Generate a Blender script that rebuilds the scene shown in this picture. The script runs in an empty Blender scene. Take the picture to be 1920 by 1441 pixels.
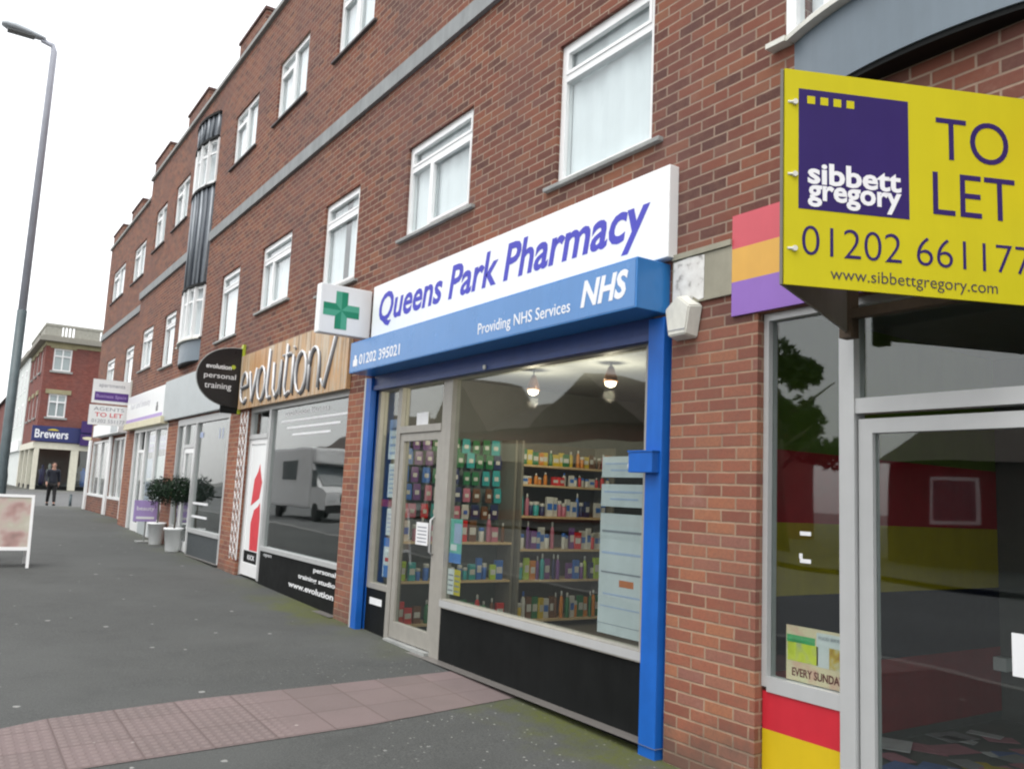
import bpy, bmesh, math, random
from mathutils import Vector, Matrix
random.seed(7)
R = math.radians
C = bpy.context.scene.collection
sc = bpy.context.scene

# ------------------------------------------------------------------ camera, world, sun, exposure
cam_data = bpy.data.cameras.new('camera')
cam = bpy.data.objects.new('camera', cam_data); C.objects.link(cam)
right = Vector((0.82928048, -0.55690603, 0.04636336))
up = Vector((-0.11032558, -0.08182157, 0.99052183))
fwd = Vector((0.54783406, 0.82653548, 0.12929401))
mw = Matrix.Identity(4)
for i, v in enumerate((right, up, -fwd)):
    for j in range(3):
        mw[j][i] = v[j]
mw.translation = (-3.95, 0.0, 1.60)
cam.matrix_world = mw
cam_data.sensor_width = 36.0
cam_data.lens = 36.0 * 1593.45 / 1920.0
cam_data.clip_start = 0.05
cam_data.clip_end = 2000.0
sc.camera = cam

SUN_EL, SUN_AZ = R(62), R(245)          # azimuth clockwise from +Y
world = bpy.data.worlds.new('World'); sc.world = world
world.use_nodes = True
wn, wl = world.node_tree.nodes, world.node_tree.links
wn.clear()
sky = wn.new('ShaderNodeTexSky'); sky.sky_type = 'NISHITA'; sky.sun_disc = False
sky.sun_elevation = SUN_EL; sky.sun_rotation = SUN_AZ
sky.air_density = 1.0; sky.dust_density = 6.0; sky.ozone_density = 1.0
hs = wn.new('ShaderNodeHueSaturation'); hs.inputs['Saturation'].default_value = 0.5
bg = wn.new('ShaderNodeBackground'); bg.inputs['Strength'].default_value = 0.15
wo = wn.new('ShaderNodeOutputWorld')
gm = wn.new('ShaderNodeGamma'); gm.inputs['Gamma'].default_value = 0.15      # even cloud cover: the sky's range is compressed
hs.inputs['Value'].default_value = 2.2
wl.new(sky.outputs[0], gm.inputs['Color']); wl.new(gm.outputs[0], hs.inputs['Color']); wl.new(hs.outputs[0], bg.inputs['Color']); wl.new(bg.outputs[0], wo.inputs['Surface'])
sun_d = bpy.data.lights.new('sun', 'SUN'); sun_d.energy = 0.4; sun_d.angle = R(40); sun_d.color = (1, .97, .93)
sun = bpy.data.objects.new('sun', sun_d); C.objects.link(sun)
sdir = Vector((math.sin(SUN_AZ) * math.cos(SUN_EL), math.cos(SUN_AZ) * math.cos(SUN_EL), math.sin(SUN_EL)))
sun.rotation_euler = (-sdir).to_track_quat('-Z', 'Y').to_euler(); sun.location = (-10, -5, 30)
sc.view_settings.view_transform = 'Standard'; sc.view_settings.look = 'None'
sc.view_settings.exposure = 2.1; sc.view_settings.gamma = 1.0
sc.view_settings.use_curve_mapping = False
sc.cycles.transparent_max_bounces = 24
sc.cycles.max_bounces = 8
sc.render.filter_size = 1.9
try:
    sc.cycles.filter_width = 2.2
except Exception:
    pass

# ------------------------------------------------------------------ materials
MATS = {}
class NT:
    def __init__(s, name):
        s.m = bpy.data.materials.new(name); s.m.use_nodes = True
        s.t = s.m.node_tree; s.t.nodes.clear()
        s.out = s.t.nodes.new('ShaderNodeOutputMaterial')
        MATS[name] = s.m
    def n(s, typ, ins=None, **kw):
        nd = s.t.nodes.new(typ)
        for k, v in kw.items(): setattr(nd, k, v)
        for k, v in (ins or {}).items():
            if isinstance(v, bpy.types.NodeSocket): s.t.links.new(v, nd.inputs[k])
            else: nd.inputs[k].default_value = v
        return nd
    def math(s, op, a, b=None, c=None):
        ins = {0: a}
        if b is not None: ins[1] = b
        if c is not None: ins[2] = c
        return s.n('ShaderNodeMath', ins, operation=op).outputs[0]
    def mix(s, f, a, b, blend='MIX'):
        nd = s.n('ShaderNodeMix', data_type='RGBA', blend_type=blend)
        for k, v in ((0, f), (6, a), (7, b)):
            if isinstance(v, bpy.types.NodeSocket): s.t.links.new(v, nd.inputs[k])
            else: nd.inputs[k].default_value = v
        return nd.outputs[2]
    def ramp(s, f, stops, interp='LINEAR'):
        nd = s.n('ShaderNodeValToRGB', {0: f}); cr = nd.color_ramp; cr.interpolation = interp
        while len(cr.elements) < len(stops): cr.elements.new(.5)
        for e, (p, c) in zip(cr.elements, stops): e.position = p; e.color = c4(c)
        return nd.outputs[0]
    def noise(s, vec, scale, detail=3, rough=.55):
        return s.n('ShaderNodeTexNoise', {'Vector': vec, 'Scale': scale, 'Detail': detail, 'Roughness': rough}).outputs[0]
    def sstep(s, x, a, b):
        return s.n('ShaderNodeMapRange', {0: x, 1: a, 2: b, 3: 0.0, 4: 1.0}, interpolation_type='SMOOTHSTEP').outputs[0]
    def obj(s): return s.n('ShaderNodeTexCoord').outputs['Object']
    def bsdf(s, col, rough=.5, metal=0.0, bump=None, bstr=.3, bdist=.01, spec=.5):
        p = s.n('ShaderNodeBsdfPrincipled', {'Base Color': col, 'Roughness': rough, 'Metallic': metal, 'Specular IOR Level': spec})
        if bump is not None:
            b = s.n('ShaderNodeBump', {'Height': bump, 'Strength': bstr, 'Distance': bdist})
            s.t.links.new(b.outputs[0], p.inputs['Normal'])
        s.t.links.new(p.outputs[0], s.out.inputs[0]); return p
def c4(c): return tuple(c) + (1.0,) if len(c) == 3 else tuple(c)

def paint(name, col, rough=.45, metal=0.0, var=.08, scale=6.0, bump=0.0, spec=.5):
    if name in MATS: return MATS[name]
    s = NT(name); o = s.obj()
    f = s.noise(o, scale, 4)
    mp = s.n('ShaderNodeMapping', {'Vector': o, 'Scale': (5, 5, .45)})          # faint rain streaks
    f = s.math('ADD', s.math('MULTIPLY', s.sstep(f, .3, .7), .6), s.math('MULTIPLY', s.sstep(s.noise(mp.outputs[0], 2.5, 4, .65), .35, .7), .4))
    lo = tuple(max(0, x * (1 - var)) for x in col); hi = tuple(min(1, x * (1 + var)) for x in col)
    c = s.mix(f, c4(lo), c4(hi))
    r = s.math('MULTIPLY_ADD', s.noise(o, scale * 3, 2), .15, rough - .07)
    s.bsdf(c, r, metal, s.noise(o, scale * 12, 2) if bump else None, bump, .004, spec)
    return s.m

def brick_mat(name, ramp, mortar, bw=.225, bh=.075, grime=True):
    s = NT(name); o = s.obj()
    sp = s.n('ShaderNodeSeparateXYZ', {0: o})
    wob = s.noise(o, 14, 2)
    u = s.math('ADD', sp.outputs[0], sp.outputs[1]); v = sp.outputs[2]
    u = s.math('ADD', u, s.math('MULTIPLY', s.math('SUBTRACT', wob, .5), .007))
    v = s.math('ADD', v, s.math('MULTIPLY', s.math('SUBTRACT', wob, .5), .005))
    vr = s.math('DIVIDE', v, bh); row = s.math('FLOOR', vr)
    ur = s.math('ADD', s.math('DIVIDE', u, bw), s.math('MULTIPLY', s.math('FLOORED_MODULO', row, 2.0), .5))
    colm = s.math('FLOOR', ur); fu = s.math('FRACT', ur); fv = s.math('FRACT', vr)
    du = s.math('MULTIPLY', s.math('SUBTRACT', .5, s.math('ABSOLUTE', s.math('SUBTRACT', fu, .5))), bw)
    dv = s.math('MULTIPLY', s.math('SUBTRACT', .5, s.math('ABSOLUTE', s.math('SUBTRACT', fv, .5))), bh)
    d = s.math('MINIMUM', du, dv)
    mk = s.sstep(d, .0042, .0085)                       # 0 in joint, 1 in brick
    cv = s.n('ShaderNodeCombineXYZ', {0: colm, 1: row})
    wn_ = s.n('ShaderNodeTexWhiteNoise', {'Vector': cv.outputs[0]}, noise_dimensions='2D').outputs[0]
    bc = s.ramp(wn_, ramp)
    grain = s.noise(o, 60, 3)
    bl = s.noise(o, 11, 3)
    bc = s.mix(s.math('MULTIPLY', s.sstep(bl, .42, .7), .45), bc, s.mix(.5, bc, c4((.24, .135, .085))))
    bc = s.mix(s.math('MULTIPLY', s.sstep(grain, .35, .75), .35), bc, c4((.16, .075, .055)))
    mc = s.mix(s.noise(o, 9, 4), c4(tuple(x * .55 for x in mortar)), c4(tuple(x * 1.45 for x in mortar)))
    c = s.mix(mk, mc, bc)
    big = s.noise(o, .55, 4)
    c = s.mix(s.math('MULTIPLY', s.sstep(big, .40, .68), .38), c, c4((.135, .082, .078)))
    if grime:                                           # splash stains with a ragged upper edge, and lime bloom
        st = s.math('ADD', v, s.math('MULTIPLY', s.math('SUBTRACT', s.noise(o, 5, 4), .5), .8))
        c = s.mix(s.math('MULTIPLY', s.sstep(st, .42, .02), .6), c, c4((.085, .075, .062)))
        ef = s.sstep(s.noise(o, 1.7, 5, .7), .60, .75)
        c = s.mix(s.math('MULTIPLY', ef, .22), c, c4((.42, .30, .24)))
    h = s.math('ADD', mk, s.math('MULTIPLY', grain, .35))
    s.bsdf(c, .88, 0, h, .6, .006, .3)
    return s.m
BRICK = brick_mat('red_brick', [(0, (.085, .038, .032)), (.18, (.125, .047, .036)), (.45, (.172, .061, .042)), (.72, (.212, .072, .045)), (.9, (.235, .096, .054)), (1, (.155, .072, .060))], (.30, .22, .165))
BRICK_P = brick_mat('orange_brick', [(0, (.21, .076, .052)), (.25, (.26, .094, .060)), (.6, (.315, .116, .070)), (.85, (.355, .148, .078)), (1, (.26, .115, .09))], (.34, .235, .16))
BRICK_F = brick_mat('dark_red_brick', [(0, (.14, .035, .032)), (.5, (.19, .045, .04)), (1, (.24, .07, .055))], (.22, .12, .10), grime=False)

def asphalt(name, base, moss):
    s = NT(name); o = s.obj(); sp = s.n('ShaderNodeSeparateXYZ', {0: o})
    g = s.noise(o, 90, 3); mid = s.noise(o, 3.0, 5); big = s.noise(o, .45, 4)
    c = s.mix(s.sstep(g, .3, .7), c4(tuple(x * .68 for x in base)), c4(tuple(x * 1.3 for x in base)))
    c = s.mix(s.math('MULTIPLY', s.sstep(mid, .45, .75), .35), c, c4(tuple(x * .62 for x in base)))
    c = s.mix(s.math('MULTIPLY', s.sstep(big, .45, .62), .4), c, c4(tuple(x * 1.32 for x in base)))
    vo = s.n('ShaderNodeTexVoronoi', {'Vector': o, 'Scale': 4.2, 'Randomness': 1.0})
    rnd = s.n('ShaderNodeSeparateColor', {0: vo.outputs['Color']})
    sz = s.math('MULTIPLY', s.math('POWER', rnd.outputs[0], 3.0), .12)
    ed = s.math('ADD', vo.outputs['Distance'], s.math('MULTIPLY', s.math('SUBTRACT', s.noise(o, 40, 2), .5), .10))
    gum = s.math('LESS_THAN', ed, sz)
    c = s.mix(s.math('MULTIPLY', gum, .75), c, c4((.34, .345, .33)))
    vo2 = s.n('ShaderNodeTexVoronoi', {'Vector': o, 'Scale': 21.0, 'Randomness': 1.0})
    rnd2 = s.n('ShaderNodeSeparateColor', {0: vo2.outputs['Color']})
    fl = s.math('MULTIPLY', s.math('LESS_THAN', vo2.outputs['Distance'], .17), s.math('GREATER_THAN', rnd2.outputs[1], .70))
    near = s.math('MULTIPLY', s.sstep(sp.outputs[0], -2.3, -.4), s.sstep(sp.outputs[1], 9.0, 5.5))
    c = s.mix(s.math('MULTIPLY', s.math('MULTIPLY', fl, near), .8), c, c4((.42, .42, .39)))
    if moss:
        ns = s.noise(o, 2.2, 5, .65)
        edge = s.math('ADD', sp.outputs[0], s.math('MULTIPLY', s.math('SUBTRACT', ns, .5), 1.5))
        a = s.sstep(edge, -.62, -.05)
        pat = s.sstep(s.noise(o, .62, 2), .40, .58)
        fine = s.sstep(s.noise(o, 26, 4), .25, .7)
        y = sp.outputs[1]
        here = s.math('ADD', s.math('MULTIPLY', s.sstep(s.math('ABSOLUTE', s.math('SUBTRACT', y, 4.6)), 1.5, .5), .9), s.math('MULTIPLY', s.sstep(s.math('ABSOLUTE', s.math('SUBTRACT', y, 9.9)), 1.8, .6), .7))
        here = s.math('MINIMUM', s.math('ADD', here, s.math('MULTIPLY', pat, .25)), 1.0)
        f = s.math('MULTIPLY', s.math('MULTIPLY', a, here), s.math('MULTIPLY_ADD', fine, .5, .4))
        c = s.mix(f, c, c4((.085, .098, .012)))
    s.bsdf(c, .86, 0, g, .5, .006, .35); return s.m
ASPH = asphalt('pavement_asphalt', (.070, .0735, .0715), True)
ROADM = asphalt('road_asphalt', (.115, .118, .118), False)
GRD = paint('ground_soil', (.13, .13, .12), .9)
KERB = paint('kerb_stone', (.26, .26, .25), .85, bump=.3)

def slab_mat():
    s = NT('red_paving'); o = s.obj(); sp = s.n('ShaderNodeSeparateXYZ', {0: o})
    u = s.math('DIVIDE', sp.outputs[0], .40); v = s.math('DIVIDE', s.math('SUBTRACT', sp.outputs[1], s.math('MULTIPLY', sp.outputs[0], .10)), .40)
    fu, fv = s.math('FRACT', u), s.math('FRACT', v)
    cell = s.n('ShaderNodeCombineXYZ', {0: s.math('FLOOR', u), 1: s.math('FLOOR', v)})
    w = s.n('ShaderNodeTexWhiteNoise', {'Vector': cell.outputs[0]}, noise_dimensions='2D').outputs[0]
    e = s.math('MINIMUM', s.math('SUBTRACT', .5, s.math('ABSOLUTE', s.math('SUBTRACT', fu, .5))), s.math('SUBTRACT', .5, s.math('ABSOLUTE', s.math('SUBTRACT', fv, .5))))
    j = s.sstep(e, .006, .022)
    c = s.ramp(w, [(0, (.148, .116, .113)), (.5, (.166, .129, .126)), (1, (.184, .140, .138))])
    n1 = s.noise(o, 3, 4)
    c = s.mix(s.math('MULTIPLY', s.sstep(n1, .45, .7), .4), c, c4((.135, .108, .103)))
    c = s.mix(s.math('MULTIPLY', s.sstep(s.noise(o, 80, 2), .4, .7), .25), c, c4((.12, .08, .075)))
    # rows of blister domes nearer the kerb
    bx_, by_ = s.math('SUBTRACT', s.math('FRACT', s.math('MULTIPLY', u, 6)), .5), s.math('SUBTRACT', s.math('FRACT', s.math('MULTIPLY', v, 6)), .5)
    rr = s.math('SQRT', s.math('ADD', s.math('MULTIPLY', bx_, bx_), s.math('MULTIPLY', by_, by_)))
    dome = s.math('MULTIPLY', s.sstep(rr, .40, .22), s.sstep(sp.outputs[0], -1.75, -1.95))
    c = s.mix(s.math('MULTIPLY', dome, .4), c, c4((.235, .185, .175)))
    c = s.mix(j, c4((.12, .088, .084)), c)
    vo = s.n('ShaderNodeTexVoronoi', {'Vector': o, 'Scale': 5.0})
    gum = s.math('LESS_THAN', vo.outputs['Distance'], s.math('MULTIPLY', s.math('POWER', s.n('ShaderNodeSeparateColor', {0: vo.outputs['Color']}).outputs[0], 4.0), .09))
    c = s.mix(s.math('MULTIPLY', gum, .6), c, c4((.42, .38, .36)))
    s.bsdf(c, .85, 0, s.math('ADD', s.math('MULTIPLY', j, .6), dome), .6, .006); return s.m
SLAB = slab_mat()

def glass(name, tint=(.86, .90, .89), ior=1.68):
    s = NT(name)
    ge = s.n('ShaderNodeNewGeometry')
    co = s.math('ABSOLUTE', s.n('ShaderNodeVectorMath', {0: ge.outputs['Incoming'], 1: ge.outputs['Normal']}, operation='DOT_PRODUCT').outputs['Value'])
    r0 = ((ior - 1) / (ior + 1)) ** 2
    fr = s.n('ShaderNodeMath', {0: s.math('POWER', s.math('SUBTRACT', 1.0, co), 5.0), 1: 1 - r0, 2: r0}, operation='MULTIPLY_ADD')
    tr = s.n('ShaderNodeBsdfTransparent', {'Color': c4(tint)})
    o = s.obj(); nb = s.n('ShaderNodeBump', {'Height': s.noise(o, .9, 1), 'Strength': .09, 'Distance': .05})
    gl = s.n('ShaderNodeBsdfGlossy', {'Color': (1, 1, 1, 1), 'Roughness': .02, 'Normal': nb.outputs[0]})
    mx = s.n('ShaderNodeMixShader', {0: fr.outputs[0], 1: tr.outputs[0], 2: gl.outputs[0]})
    s.t.links.new(mx.outputs[0], s.out.inputs[0]); return s.m
GLASS = glass('shop_glass'); GLASS_S = glass('studio_glass', ior=2.0); GLASS_W = glass('house_glass', (.95, .97, .97), 1.5)

UPVC = paint('white_frame', (.80, .81, .81), .3, var=.03)
ALU = paint('brushed_aluminium', (.49, .50, .50), .38, .2, .03, 9)
ALU_D = paint('bronze_grey_aluminium', (.36, .345, .31), .45, .2, .08, 9)
STONE = paint('grey_stone', (.30, .31, .30), .85, var=.18, bump=.4)
BAND = paint('grey_concrete_band', (.26, .275, .28), .85, var=.15, scale=3, bump=.3)
SILLD = paint('dark_sill', (.11, .10, .10), .85, var=.15)
CONC = paint('beige_concrete', (.30, .285, .22), .85, var=.12, bump=.3)
CURT = paint('net_curtain', (.74, .78, .80), .9, var=.05, scale=3)
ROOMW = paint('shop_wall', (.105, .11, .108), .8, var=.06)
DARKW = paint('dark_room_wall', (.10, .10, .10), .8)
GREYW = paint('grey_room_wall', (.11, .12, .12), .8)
CEIL = paint('shop_ceiling', (.17, .18, .18), .85)
FLOORM = paint('vinyl_floor', (.16, .15, .14), .4)
WHITE = paint('sign_white', (.82, .84, .84), .35, var=.03, scale=3)
OFFW = paint('aged_white', (.66, .66, .60), .6, var=.10, scale=14)
BLUE = paint('gloss_blue', (.012, .115, .46), .38, var=.12, scale=4, spec=.3)
BLUEB = paint('sign_blue', (.032, .19, .50), .22, var=.05, scale=4)
BLUED = paint('shutter_navy', (.022, .055, .20), .4)
VIOLET = paint('violet_blue_letter', (.085, .085, .47), .6, var=.03, spec=.2)
BLACK = paint('black_panel', (.009, .010, .010), .6, var=.25, scale=3, spec=.12)
BLACKS = paint('sign_black', (.012, .012, .013), .3)
GREEN1 = paint('pharmacy_green', (.004, .23, .12), .4, var=.05)
GREEN2 = paint('pharmacy_pale_green', (.07, .37, .24), .4, var=.05)
YELLOW = paint('board_yellow', (.56, .50, .010), .6, var=.04, scale=3, spec=.2)
PURPLE = paint('board_purple', (.026, .012, .115), .6, var=.06, scale=3, spec=.25)
LETTW = paint('letter_white', (.82, .83, .85), .5, var=.02)
RED = paint('stripe_red', (.52, .020, .035), .4, var=.06, scale=5)
YEL2 = paint('stripe_yellow', (.60, .42, .008), .4, var=.05, scale=5)
PUR2 = paint('base_purple', (.09, .06, .20), .5, var=.10, scale=5)
FR = paint('fascia_red', (.56, .075, .10), .35, var=.04); FO = paint('fascia_orange', (.66, .36, .055), .35, var=.04); FP = paint('fascia_purple', (.25, .12, .46), .35, var=.04)
STEEL = paint('dark_grey_panel', (.135, .175, .21), .4, var=.08, scale=3)
RIBM = paint('grey_ribbed_metal', (.10, .115, .135), .35, .2, .15, 4)
RIBL = paint('pale_rib', (.30, .33, .36), .4, .2, .15, 4)
POLE = paint('grey_lamp_metal', (.42, .44, .50), .45, .1, .10)
TEAL = paint('dark_teal_paint', (.075, .105, .115), .45, var=.2)
WOODB = paint('brown_post', (.055, .036, .020), .75, var=.25, scale=12)
PLYG = paint('grey_board_back', (.155, .145, .12), .7, var=.08)
LIME = paint('lime_edge', (.42, .50, .04), .4)
GREYS = paint('grey_fascia', (.40, .44, .45), .4, var=.05, scale=2)
CREAM = paint('cream_paint', (.66, .62, .44), .5, var=.06)
STUCCO = paint('white_stucco', (.66, .70, .68), .8, var=.08, scale=1.5)
NAVY = paint('navy_fascia', (.018, .026, .12), .4)
PURSIGN = paint('purple_sign', (.035, .010, .11), .4)
SANDST = paint('sandstone', (.30, .27, .16), .8, var=.15, scale=2)
ROOFT = paint('roof_tile', (.075, .055, .045), .85, var=.25, scale=5)
TERR = paint('roof_lead', (.14, .14, .15), .7)
PAPER = paint('white_paper', (.76, .77, .78), .7, var=.05)
PAPB = paint('printed_blue', (.05, .22, .60), .5); PAPT = paint('printed_teal', (.16, .50, .42), .5); PAPY = paint('printed_yellow', (.62, .50, .03), .5)
PAPL = paint('pale_blue_print', (.40, .47, .66), .6); PAPR = paint('printed_orange', (.55, .15, .04), .5); PAPRED = paint('printed_red', (.62, .035, .05), .45)
GREYINK = paint('grey_ink', (.25, .26, .30), .6); LILAC = paint('lilac_sign', (.40, .30, .60), .5)
BARK = paint('trunk_bark', (.12, .10, .075), .9, var=.3, scale=20, bump=.5)
SOIL = paint('potting_soil', (.03, .022, .015), .95)
COAT = paint('navy_coat', (.012, .015, .026), .8); TROU = paint('black_trousers', (.010, .010, .011), .8); SKIN = paint('skin_tone', (.48, .27, .20), .55); HAIR = paint('brown_hair', (.07, .04, .03), .7)
RUBBER = paint('black_rubber', (.012, .012, .012), .8); VANW = paint('van_white', (.86, .86, .86), .25)

def leaf_mat(name, a, b):
    s = NT(name); o = s.obj()
    f = s.n('ShaderNodeTexNoise', {'Vector': o, 'Scale': 9.0, 'Detail': 3}).outputs[0]
    c = s.mix(s.sstep(f, .3, .7), c4(a), c4(b))
    s.bsdf(c, .65, spec=.25); return s.m
LEAF = leaf_mat('bay_leaf', (.004, .014, .007), (.018, .042, .018))
LEAF2 = leaf_mat('tree_leaf', (.015, .030, .010), (.05, .085, .025))

def wood_fascia():
    s = NT('streaked_wood'); o = s.obj(); mp = s.n('ShaderNodeMapping', {'Vector': o, 'Scale': (1, 9, .35)})
    f = s.noise(mp.outputs[0], 1.6, 6, .7)
    f = s.sstep(f, .33, .67)
    c = s.ramp(f, [(.1, (.17, .13, .10)), (.25, (.46, .27, .12)), (.5, (.56, .36, .19)), (.66, (.33, .29, .22)), (.8, (.60, .47, .32)), (.95, (.50, .43, .34))])
    c = s.mix(s.math('MULTIPLY', s.sstep(s.noise(o, 1.1, 2), .45, .7), .5), c, c4((.50, .23, .07)))
    s.bsdf(c, .5); return s.m
WOODF = wood_fascia()
def emis(name, col, st):
    s = NT(name); e = s.n('ShaderNodeEmission', {'Color': c4(col), 'Strength': st}); s.t.links.new(e.outputs[0], s.out.inputs[0]); return s.m
BULB = emis('lit_bulb', (1, .80, .52), 3.0)

def blotch(name, stops, scale, seed=0.0):
    s = NT(name); o = s.obj(); mp = s.n('ShaderNodeMapping', {'Vector': o, 'Location': (seed, seed * 1.7, seed * .6)})
    s.bsdf(s.ramp(s.noise(mp.outputs[0], scale, 2, .5), stops), .5); return s.m
PICT = blotch('faded_photo_print', [(.30, (.20, .14, .12)), (.42, (.38, .24, .22)), (.52, (.46, .37, .33)), (.60, (.44, .42, .34)), (.75, (.62, .62, .56))], 3.2, 2.0)
OLDPAPER = blotch('torn_paper', [(.30, (.30, .29, .27)), (.42, (.62, .61, .58)), (.7, (.74, .74, .71))], 16, 1.0)
FOODPIC = blotch('printed_food_picture', [(.35, (.10, .03, .015)), (.45, (.45, .24, .03)), (.55, (.66, .44, .04)), (.7, (.72, .66, .45))], 11, 4.0)
SALAD = blotch('printed_yellow_green', [(.35, (.50, .52, .30)), (.5, (.75, .80, .05)), (.7, (.40, .50, .04))], 8, 3.0)
PINKP = blotch('printed_pink_base', [(.3, (.80, .38, .32)), (.5, (.86, .68, .46)), (.7, (.88, .78, .50))], 9, 5.0)
GRASSP = blotch('printed_green', [(.3, (.01, .08, .015)), (.5, (.04, .45, .14)), (.7, (.12, .40, .16))], 9, 6.0)

# ------------------------------------------------------------------ mesh helpers
def origin_of(p):
    v = Vector((0, 0, 0))
    while p is not None: v += p.location; p = p.parent
    return v
class MB:
    def __init__(s): s.bm = bmesh.new(); s.mi = 0
    def _set(s, faces):
        for f in faces: f.material_index = s.mi
    def box(s, x0, x1, y0, y1, z0, z1, bev=0):
        b = bmesh.new() if bev else s.bm
        vs = [b.verts.new((x, y, z)) for x in (x0, x1) for y in (y0, y1) for z in (z0, z1)]
        fs = [b.faces.new([vs[i] for i in q]) for q in ((0, 1, 3, 2), (4, 6, 7, 5), (0, 4, 5, 1), (2, 3, 7, 6), (0, 2, 6, 4), (1, 5, 7, 3))]
        if bev:
            bmesh.ops.bevel(b, geom=b.edges[:], offset=bev, segments=2, affect='EDGES', profile=.6)
            s.merge(b)
        else: s._set(fs)
        return s
    def merge(s, b, M=None):
        mp = {}
        for v in b.verts: mp[v] = s.bm.verts.new(M @ v.co if M else v.co)
        for f in b.faces:
            try:
                nf = s.bm.faces.new([mp[v] for v in f.verts]); nf.material_index = s.mi; nf.smooth = f.smooth
            except ValueError: pass
        b.free()
    def poly(s, pts):
        f = s.bm.faces.new([s.bm.verts.new(p) for p in pts]); f.material_index = s.mi; return s
    def extr(s, pts, vec):
        a = [s.bm.verts.new(p) for p in pts]; b = [s.bm.verts.new(Vector(p) + Vector(vec)) for p in pts]
        n = len(pts); fs = [s.bm.faces.new(a), s.bm.faces.new(b[::-1])]
        for i in range(n): fs.append(s.bm.faces.new((a[i], b[i], b[(i + 1) % n], a[(i + 1) % n])))
        s._set(fs); return s
    def tube(s, pts, rad, n=10, cap=True):
        rings = []; pts = [Vector(p) for p in pts]
        if not hasattr(rad, '__len__'): rad = [rad] * len(pts)
        for i, p in enumerate(pts):
            d = (pts[min(i + 1, len(pts) - 1)] - pts[max(i - 1, 0)]).normalized()
            a = d.orthogonal().normalized() if i == 0 else (pa - d * pa.dot(d)).normalized()
            pa = a; bb = d.cross(a)
            rings.append([s.bm.verts.new(p + rad[i] * (math.cos(t * 2 * math.pi / n) * a + math.sin(t * 2 * math.pi / n) * bb)) for t in range(n)])
        for i in range(len(rings) - 1):
            for k in range(n):
                f = s.bm.faces.new((rings[i][k], rings[i][(k + 1) % n], rings[i + 1][(k + 1) % n], rings[i + 1][k])); f.smooth = True; f.material_index = s.mi
        if cap:
            s._set([s.bm.faces.new(rings[0][::-1]), s.bm.faces.new(rings[-1])])
        return s
    def lathe(s, c, prof, n=16):
        rings = []
        for r, z in prof:
            rings.append([s.bm.verts.new((c[0] + r * math.cos(2 * math.pi * k / n), c[1] + r * math.sin(2 * math.pi * k / n), c[2] + z)) for k in range(n)])
        for i in range(len(rings) - 1):
            for k in range(n):
                f = s.bm.faces.new((rings[i][k], rings[i][(k + 1) % n], rings[i + 1][(k + 1) % n], rings[i + 1][k])); f.smooth = True; f.material_index = s.mi
        s._set([s.bm.faces.new(rings[0][::-1]), s.bm.faces.new(rings[-1])]); return s
    def build(s, name, mat, parent=None, loc=None):
        bmesh.ops.recalc_face_normals(s.bm, faces=s.bm.faces[:])
        me = bpy.data.meshes.new(name); o = origin_of(parent)
        if loc is not None: o = o + Vector(loc)
        bmesh.ops.translate(s.bm, verts=s.bm.verts[:], vec=-o)
        s.bm.to_mesh(me); s.bm.free()
        for m in (mat if isinstance(mat, (list, tuple)) else [mat]): me.materials.append(m)
        ob = bpy.data.objects.new(name, me); C.objects.link(ob)
        if parent: ob.parent = parent
        if loc is not None: ob.location = loc
        return ob
def thing(name, label, cat, loc=(0, 0, 0), group=None):
    o = bpy.data.objects.new(name, None); C.objects.link(o); o.location = loc; o.empty_display_size = .1
    return tag(o, label, cat, group)
def tag(o, label, cat, group=None):
    o['label'] = label; o['category'] = cat
    if group: o['group'] = group
    return o
def struct(o): o['kind'] = 'structure'; return o

def text_mesh(mb, body, O, u, v, w=None, h=None, bold=0.0, shear=0.0, align='L', depth=.0015, space=1.0):
    """lettering on the plane O + u*a + v*b; w, h = size of the inked box; O = its lower left (or centre) point"""
    cu = bpy.data.curves.new('t', 'FONT'); cu.body = body; cu.size = 1; cu.offset = bold; cu.shear = shear; cu.extrude = .001; cu.space_character = space; cu.resolution_u = 6 if bold <= 0 else 3
    ob = bpy.data.objects.new('t', cu); C.objects.link(ob)
    dg = bpy.context.evaluated_depsgraph_get()
    me = bpy.data.meshes.new_from_object(ob.evaluated_get(dg))
    xs = [p.co.x for p in me.vertices]; ys = [p.co.y for p in me.vertices]
    x0, x1, y0, y1 = min(xs), max(xs), min(ys), max(ys)
    sx = w / (x1 - x0) if w else None; sy = h / (y1 - y0) if h else None
    sx = sx or sy; sy = sy or sx
    u, v, O = Vector(u), Vector(v), Vector(O); n = u.cross(v)
    if align == 'C': O = O - u * (x1 - x0) * sx * .5 - v * (y1 - y0) * sy * .5
    b = bmesh.new(); b.from_mesh(me)
    for p in b.verts:
        p.co = O + u * (p.co.x - x0) * sx + v * (p.co.y - y0) * sy + n * (depth if p.co.z > 0 else .0002)
    mb.merge(b)
    bpy.data.objects.remove(ob); bpy.data.curves.remove(cu); bpy.data.meshes.remove(me)
UF, UX, UZ = (0, -1, 0), (1, 0, 0), (0, 0, 1)      # along a street-facing sign; along a projecting sign; up
def gz(y): return .02 * (min(y, 27) - 4)

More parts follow.
